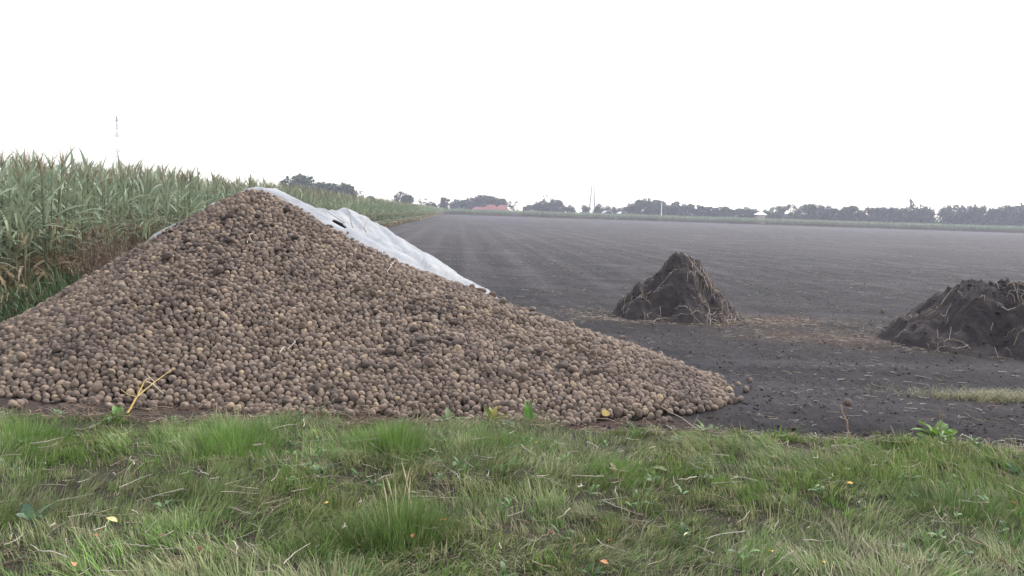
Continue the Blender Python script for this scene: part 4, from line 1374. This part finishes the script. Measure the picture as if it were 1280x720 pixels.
# ------------------------------------------------------------------ farm, shed, tunnel, towers
M_ROOF = plain('red_roof_tiles', (.22, .075, .072), .85, .2, 1.5); M_WALL = plain('brick_wall', (.42, .30, .25), .85, .15, 2); M_WHITE = plain('white_paint', (.78, .78, .77), .6, .08, .5)
M_PANE_SHADE = plain('window_glass_and_shade', (.06, .07, .08), .15, .1, 1); M_STEEL = plain('galvanised_steel', (.16, .16, .17), .6, .15, .5, .2); M_FILM = plain('tunnel_film', (.42, .44, .44), .4, .06, 1)


def hip_roof(cx, cy, w, d, ze, zr, ridge):
    V = [(cx - w / 2, cy - d / 2, ze), (cx + w / 2, cy - d / 2, ze), (cx + w / 2, cy + d / 2, ze), (cx - w / 2, cy + d / 2, ze), (cx - ridge / 2, cy, zr), (cx + ridge / 2, cy, zr)]
    F = [[0, 1, 5, 4], [2, 3, 4, 5], [1, 2, 5, 5], [3, 0, 4, 4], [3, 2, 1, 0]]
    return np.array(V, float), F


def roof_part(name, args, m, parent):
    V, F = hip_roof(*args)
    me = bpy.data.meshes.new(name); me.from_pydata([tuple(v) for v in V], [], [f if f[2] != f[3] else f[:3] for f in F]); me.materials.append(m); me.update()
    return link(name, me, parent)


def box_part(name, c, s, m, parent):
    mb = MB(); mb.add(*box(c, s)); return link(name, mb.mesh(name, m, False), parent)


hp = at_depth(617, 262, 372)
farm = bpy.data.objects.new('farmhouse', None); COL.objects.link(farm); farm.location = (hp.x, 372, 0)
farm.scale = (.82, .82, .84); tag(farm, 'farm with bright red hipped roofs and a long low wing beyond the field', 'farmhouse')
zr1 = at_depth(614, 253.3, 372).z; zr2 = at_depth(627, 253.6, 372).z; ze = at_depth(620, 260.5, 372).z
box_part('wall', (-1.2, 0, ze / 2), (9.0, 7, ze), M_WALL, farm)
roof_part('roof', (-1.4, 0, 9.6, 7.8, ze, zr1, 3.2), M_ROOF, farm)
box_part('wall', (4.6, .6, ze / 2), (8.0, 8, ze), M_WALL, farm)
roof_part('roof', (4.6, .6, 8.8, 8.8, ze, zr2, 2.6), M_ROOF, farm)
box_part('wing_wall', (-8.5, -1, ze * .45), (7.0, 5, ze * .9), M_WALL, farm)
roof_part('wing_roof', (-7.6, -1, 9.0, 5.8, ze * .93, ze + 1.1, 6.0), M_ROOF, farm)
for wx in (-4.0, -1.2, 1.6):
    w_ = box_part('window', (wx, -3.55, ze * .55), (1.3, .12, 1.2), M_WHITE, farm); box_part('pane', (wx, -3.64, ze * .55), (1.1, .06, 1.0), M_PANE_SHADE, w_)
for wx in (3.2, 6.0):
    w_ = box_part('window', (wx, -3.45, ze * .55), (1.3, .12, 1.2), M_WHITE, farm); box_part('pane', (wx, -3.54, ze * .55), (1.1, .06, 1.0), M_PANE_SHADE, w_)
box_part('wing_shade_panel', (-9.0, -3.53, ze * .45), (4.6, .1, ze * .6), M_PANE_SHADE, farm)  # dark panel on the wall, painted in for shade inside the wing

sp_ = at_depth(951, 270, 331)
shed = bpy.data.objects.new('shed', None); COL.objects.link(shed); shed.location = (sp_.x, 331, 0)
tag(shed, 'small shed with a flat bright white roof among the far trees', 'shed')
zt = at_depth(951, 267.0, 331).z
box_part('wall', (0, 0, (zt - .5) / 2), (2.9, 3, zt - .5), M_WALL, shed)
roof_part('roof', (-.2, 0, 4.6, 4, zt - .5, zt + .45, 2.6), M_WHITE, shed)
box_part('door', (.4, -1.56, 1.0), (1.0, .1, 2.0), M_WHITE, shed)


def tunnel(x, wpx, ytop, D, label):
    c = at_depth(x, ytop, D); W = wpx / FPX * D
    t = np.linspace(0, math.pi, 13)
    root = bpy.data.objects.new('plastic_tunnel', None); COL.objects.link(root); root.location = (c.x, D, 0); tag(root, label, 'plastic tunnel')
    V = []
    for y in (0, 14): V += [(-math.cos(a) * W / 2, y, math.sin(a) * c.z) for a in t]
    F = [[k, k + 1, 14 + k, 13 + k] for k in range(12)]
    link('cover_film', make_mesh('film', np.array(V), np.array(F), M_FILM), root)
    mb = MB()
    for y in (-.05, 14.05):
        Vt, Ft = tube([(-math.cos(a) * (W / 2 + .05), y, math.sin(a) * (c.z + .05)) for a in t], .06, 6); mb.add(Vt, Ft)
    link('end_hoops', mb.mesh('hoops', M_WHITE), root)
    me = bpy.data.meshes.new('end_shade'); me.from_pydata([(-math.cos(a) * W / 2, .1, math.sin(a) * c.z) for a in t], [], [list(range(13))]); me.materials.append(M_PANE_SHADE); me.update()
    link('end_shade_sheet', me, root)  # dark sheet painted in for the shade inside the open end


tunnel(761, 14, 263.4, 372, 'white arched plastic tunnel beside the foot of the lattice tower')
tunnel(780, 12, 264.6, 366, 'second fainter plastic tunnel between the first and the domed wood')

pp = at_depth(826.5, 270, 330)
mb = MB(); V, F = tube([(0, 0, 0), (0, 0, 4), (0, 0, at_depth(826.5, 254, 330).z)], [.22, .2, .14], 8); mb.add(V, F)
pole = bpy.data.objects.new('mast', None); COL.objects.link(pole); pole.location = (pp.x, 330, 0)
tag(pole, 'slim white mast in front of the domed wood', 'mast'); link('shaft', mb.mesh('shaft', M_WHITE), pole)
box_part('cap', (0, 0, at_depth(826.5, 254, 330).z + .15), (.5, .5, .3), M_WHITE, pole)


def lattice(x, ybase_w, D, H, wb, wt, label, arms, r0=.12, rz=0.0):
    c = at_depth(x, 262, D)
    root = bpy.data.objects.new('power_pylon', None); COL.objects.link(root); root.location = (c.x, D, 0); root.rotation_euler = (0, 0, rz)
    tag(root, label, 'pylon')
    cor = [(-1, -1), (1, -1), (1, 1), (-1, 1)]
    wz = lambda z: (wb + (wt - wb) * (z / H) ** .8) / 2
    for sx, sy in cor:
        V, F = tube([(sx * wz(z), sy * wz(z), z) for z in np.linspace(0, H, 9)], r0, 5); mb = MB(); mb.add(V, F)
        link('leg', mb.mesh('leg', M_STEEL), root)
    mb = MB(); lv = np.linspace(0, 1, 11) ** .85 * H
    for z0, z1 in zip(lv[:-1], lv[1:]):
        for k in range(4):
            (ax, ay), (bx, by) = cor[k], cor[(k + 1) % 4]
            for (p0, p1) in (((ax * wz(z0), ay * wz(z0), z0), (bx * wz(z1), by * wz(z1), z1)), ((bx * wz(z0), by * wz(z0), z0), (ax * wz(z1), ay * wz(z1), z1)), ((ax * wz(z1), ay * wz(z1), z1), (bx * wz(z1), by * wz(z1), z1))):
                V, F = tube([p0, p1], r0 * .4, 4); mb.add(V, F)
    link('bracing', mb.mesh('bracing', M_STEEL), root)
    for z, w in arms:
        mb = MB()
        for sg in (-1, 1):
            for sy in (-1, 1):
                V, F = tube([(0, sy * wz(z), z), (sg * w, 0, z)], r0 * .9, 4); mb.add(V, F)
                V, F = tube([(0, sy * wz(z), z + 1.2), (sg * w, 0, z)], r0 * .6, 4); mb.add(V, F)
            V, F = tube([(sg * w, 0, z), (sg * w, 0, z - 1.3)], .09, 5); mb.add(V, F)
        link('cross_arm', mb.mesh('cross_arm', M_STEEL), root)
    return root


lattice(740, 8, 560, at_depth(740, 230, 560).z, 5.0, 1.6, 'thin lattice tower with two visible legs above the far trees', (), .26)
Dp = 430
zs = [at_depth(147.5, y, Dp).z for y in (151, 170, 189)]
lattice(147.5, 8, Dp, zs[0] + 2.5, 4.2, .5, 'faint electricity pylon with cross arms above the corn at the left', ((zs[0], 1.3), (zs[1], 2.4), (zs[2], 2.6)), .095)

# ------------------------------------------------------------------ light, sky, haze
SUN_EL, SUN_AZ = rad(50), rad(42)                       # azimuth from straight ahead towards the right
sd = bpy.data.lights.new('sun', 'SUN'); sd.energy = 1.1; sd.angle = rad(25); sd.color = (1.0, .95, .88)
so = bpy.data.objects.new('sun', sd); COL.objects.link(so); so.location = (0, 0, 60)
dv = Vector((math.sin(SUN_AZ) * math.cos(SUN_EL), math.cos(SUN_AZ) * math.cos(SUN_EL), math.sin(SUN_EL)))
so.rotation_euler = dv.to_track_quat('Z', 'Y').to_euler()
w = bpy.data.worlds.new('World'); SC.world = w; w.use_nodes = True
nt = w.node_tree; bg = nt.nodes['Background']
sky = nt.nodes.new('ShaderNodeTexSky'); sky.sky_type = 'NISHITA'; sky.sun_disc = False
sky.sun_elevation = SUN_EL; sky.sun_rotation = SUN_AZ; sky.air_density = 1.3; sky.dust_density = 1.5; sky.ozone_density = 1.0; sky.altitude = 0
hs = nt.nodes.new('ShaderNodeHueSaturation'); hs.inputs['Saturation'].default_value = 0.35
nt.links.new(sky.outputs[0], hs.inputs['Color']); nt.links.new(hs.outputs[0], bg.inputs['Color'])
bg.inputs['Strength'].default_value = 0.15

mb = MB(); mb.add(*box((0, 290, 31), (1300, 680, 64)))
mh = bpy.data.materials.new('haze_air'); mh.use_nodes = True; nt = mh.node_tree; nt.nodes.clear()
out = nt.nodes.new('ShaderNodeOutputMaterial'); pv = nt.nodes.new('ShaderNodeVolumePrincipled')
pv.inputs['Color'].default_value = (.84, .84, 1.0, 1); pv.inputs['Density'].default_value = 0.0006; pv.inputs['Anisotropy'].default_value = 0.25
nt.links.new(pv.outputs[0], out.inputs['Volume'])
hz_o = link('haze', mb.mesh('haze', mh, False)); tag(hz_o, kind='stuff')

SC.view_settings.view_transform = 'Standard'; SC.view_settings.look = 'None'; SC.view_settings.gamma = 1; SC.view_settings.use_curve_mapping = False
SC.view_settings.exposure = 1.5
SC.render.engine = 'CYCLES'
SC.cycles.use_denoising = True
SC.cycles.max_bounces = 6; SC.cycles.diffuse_bounces = 3; SC.cycles.transmission_bounces = 3; SC.cycles.volume_bounces = 0
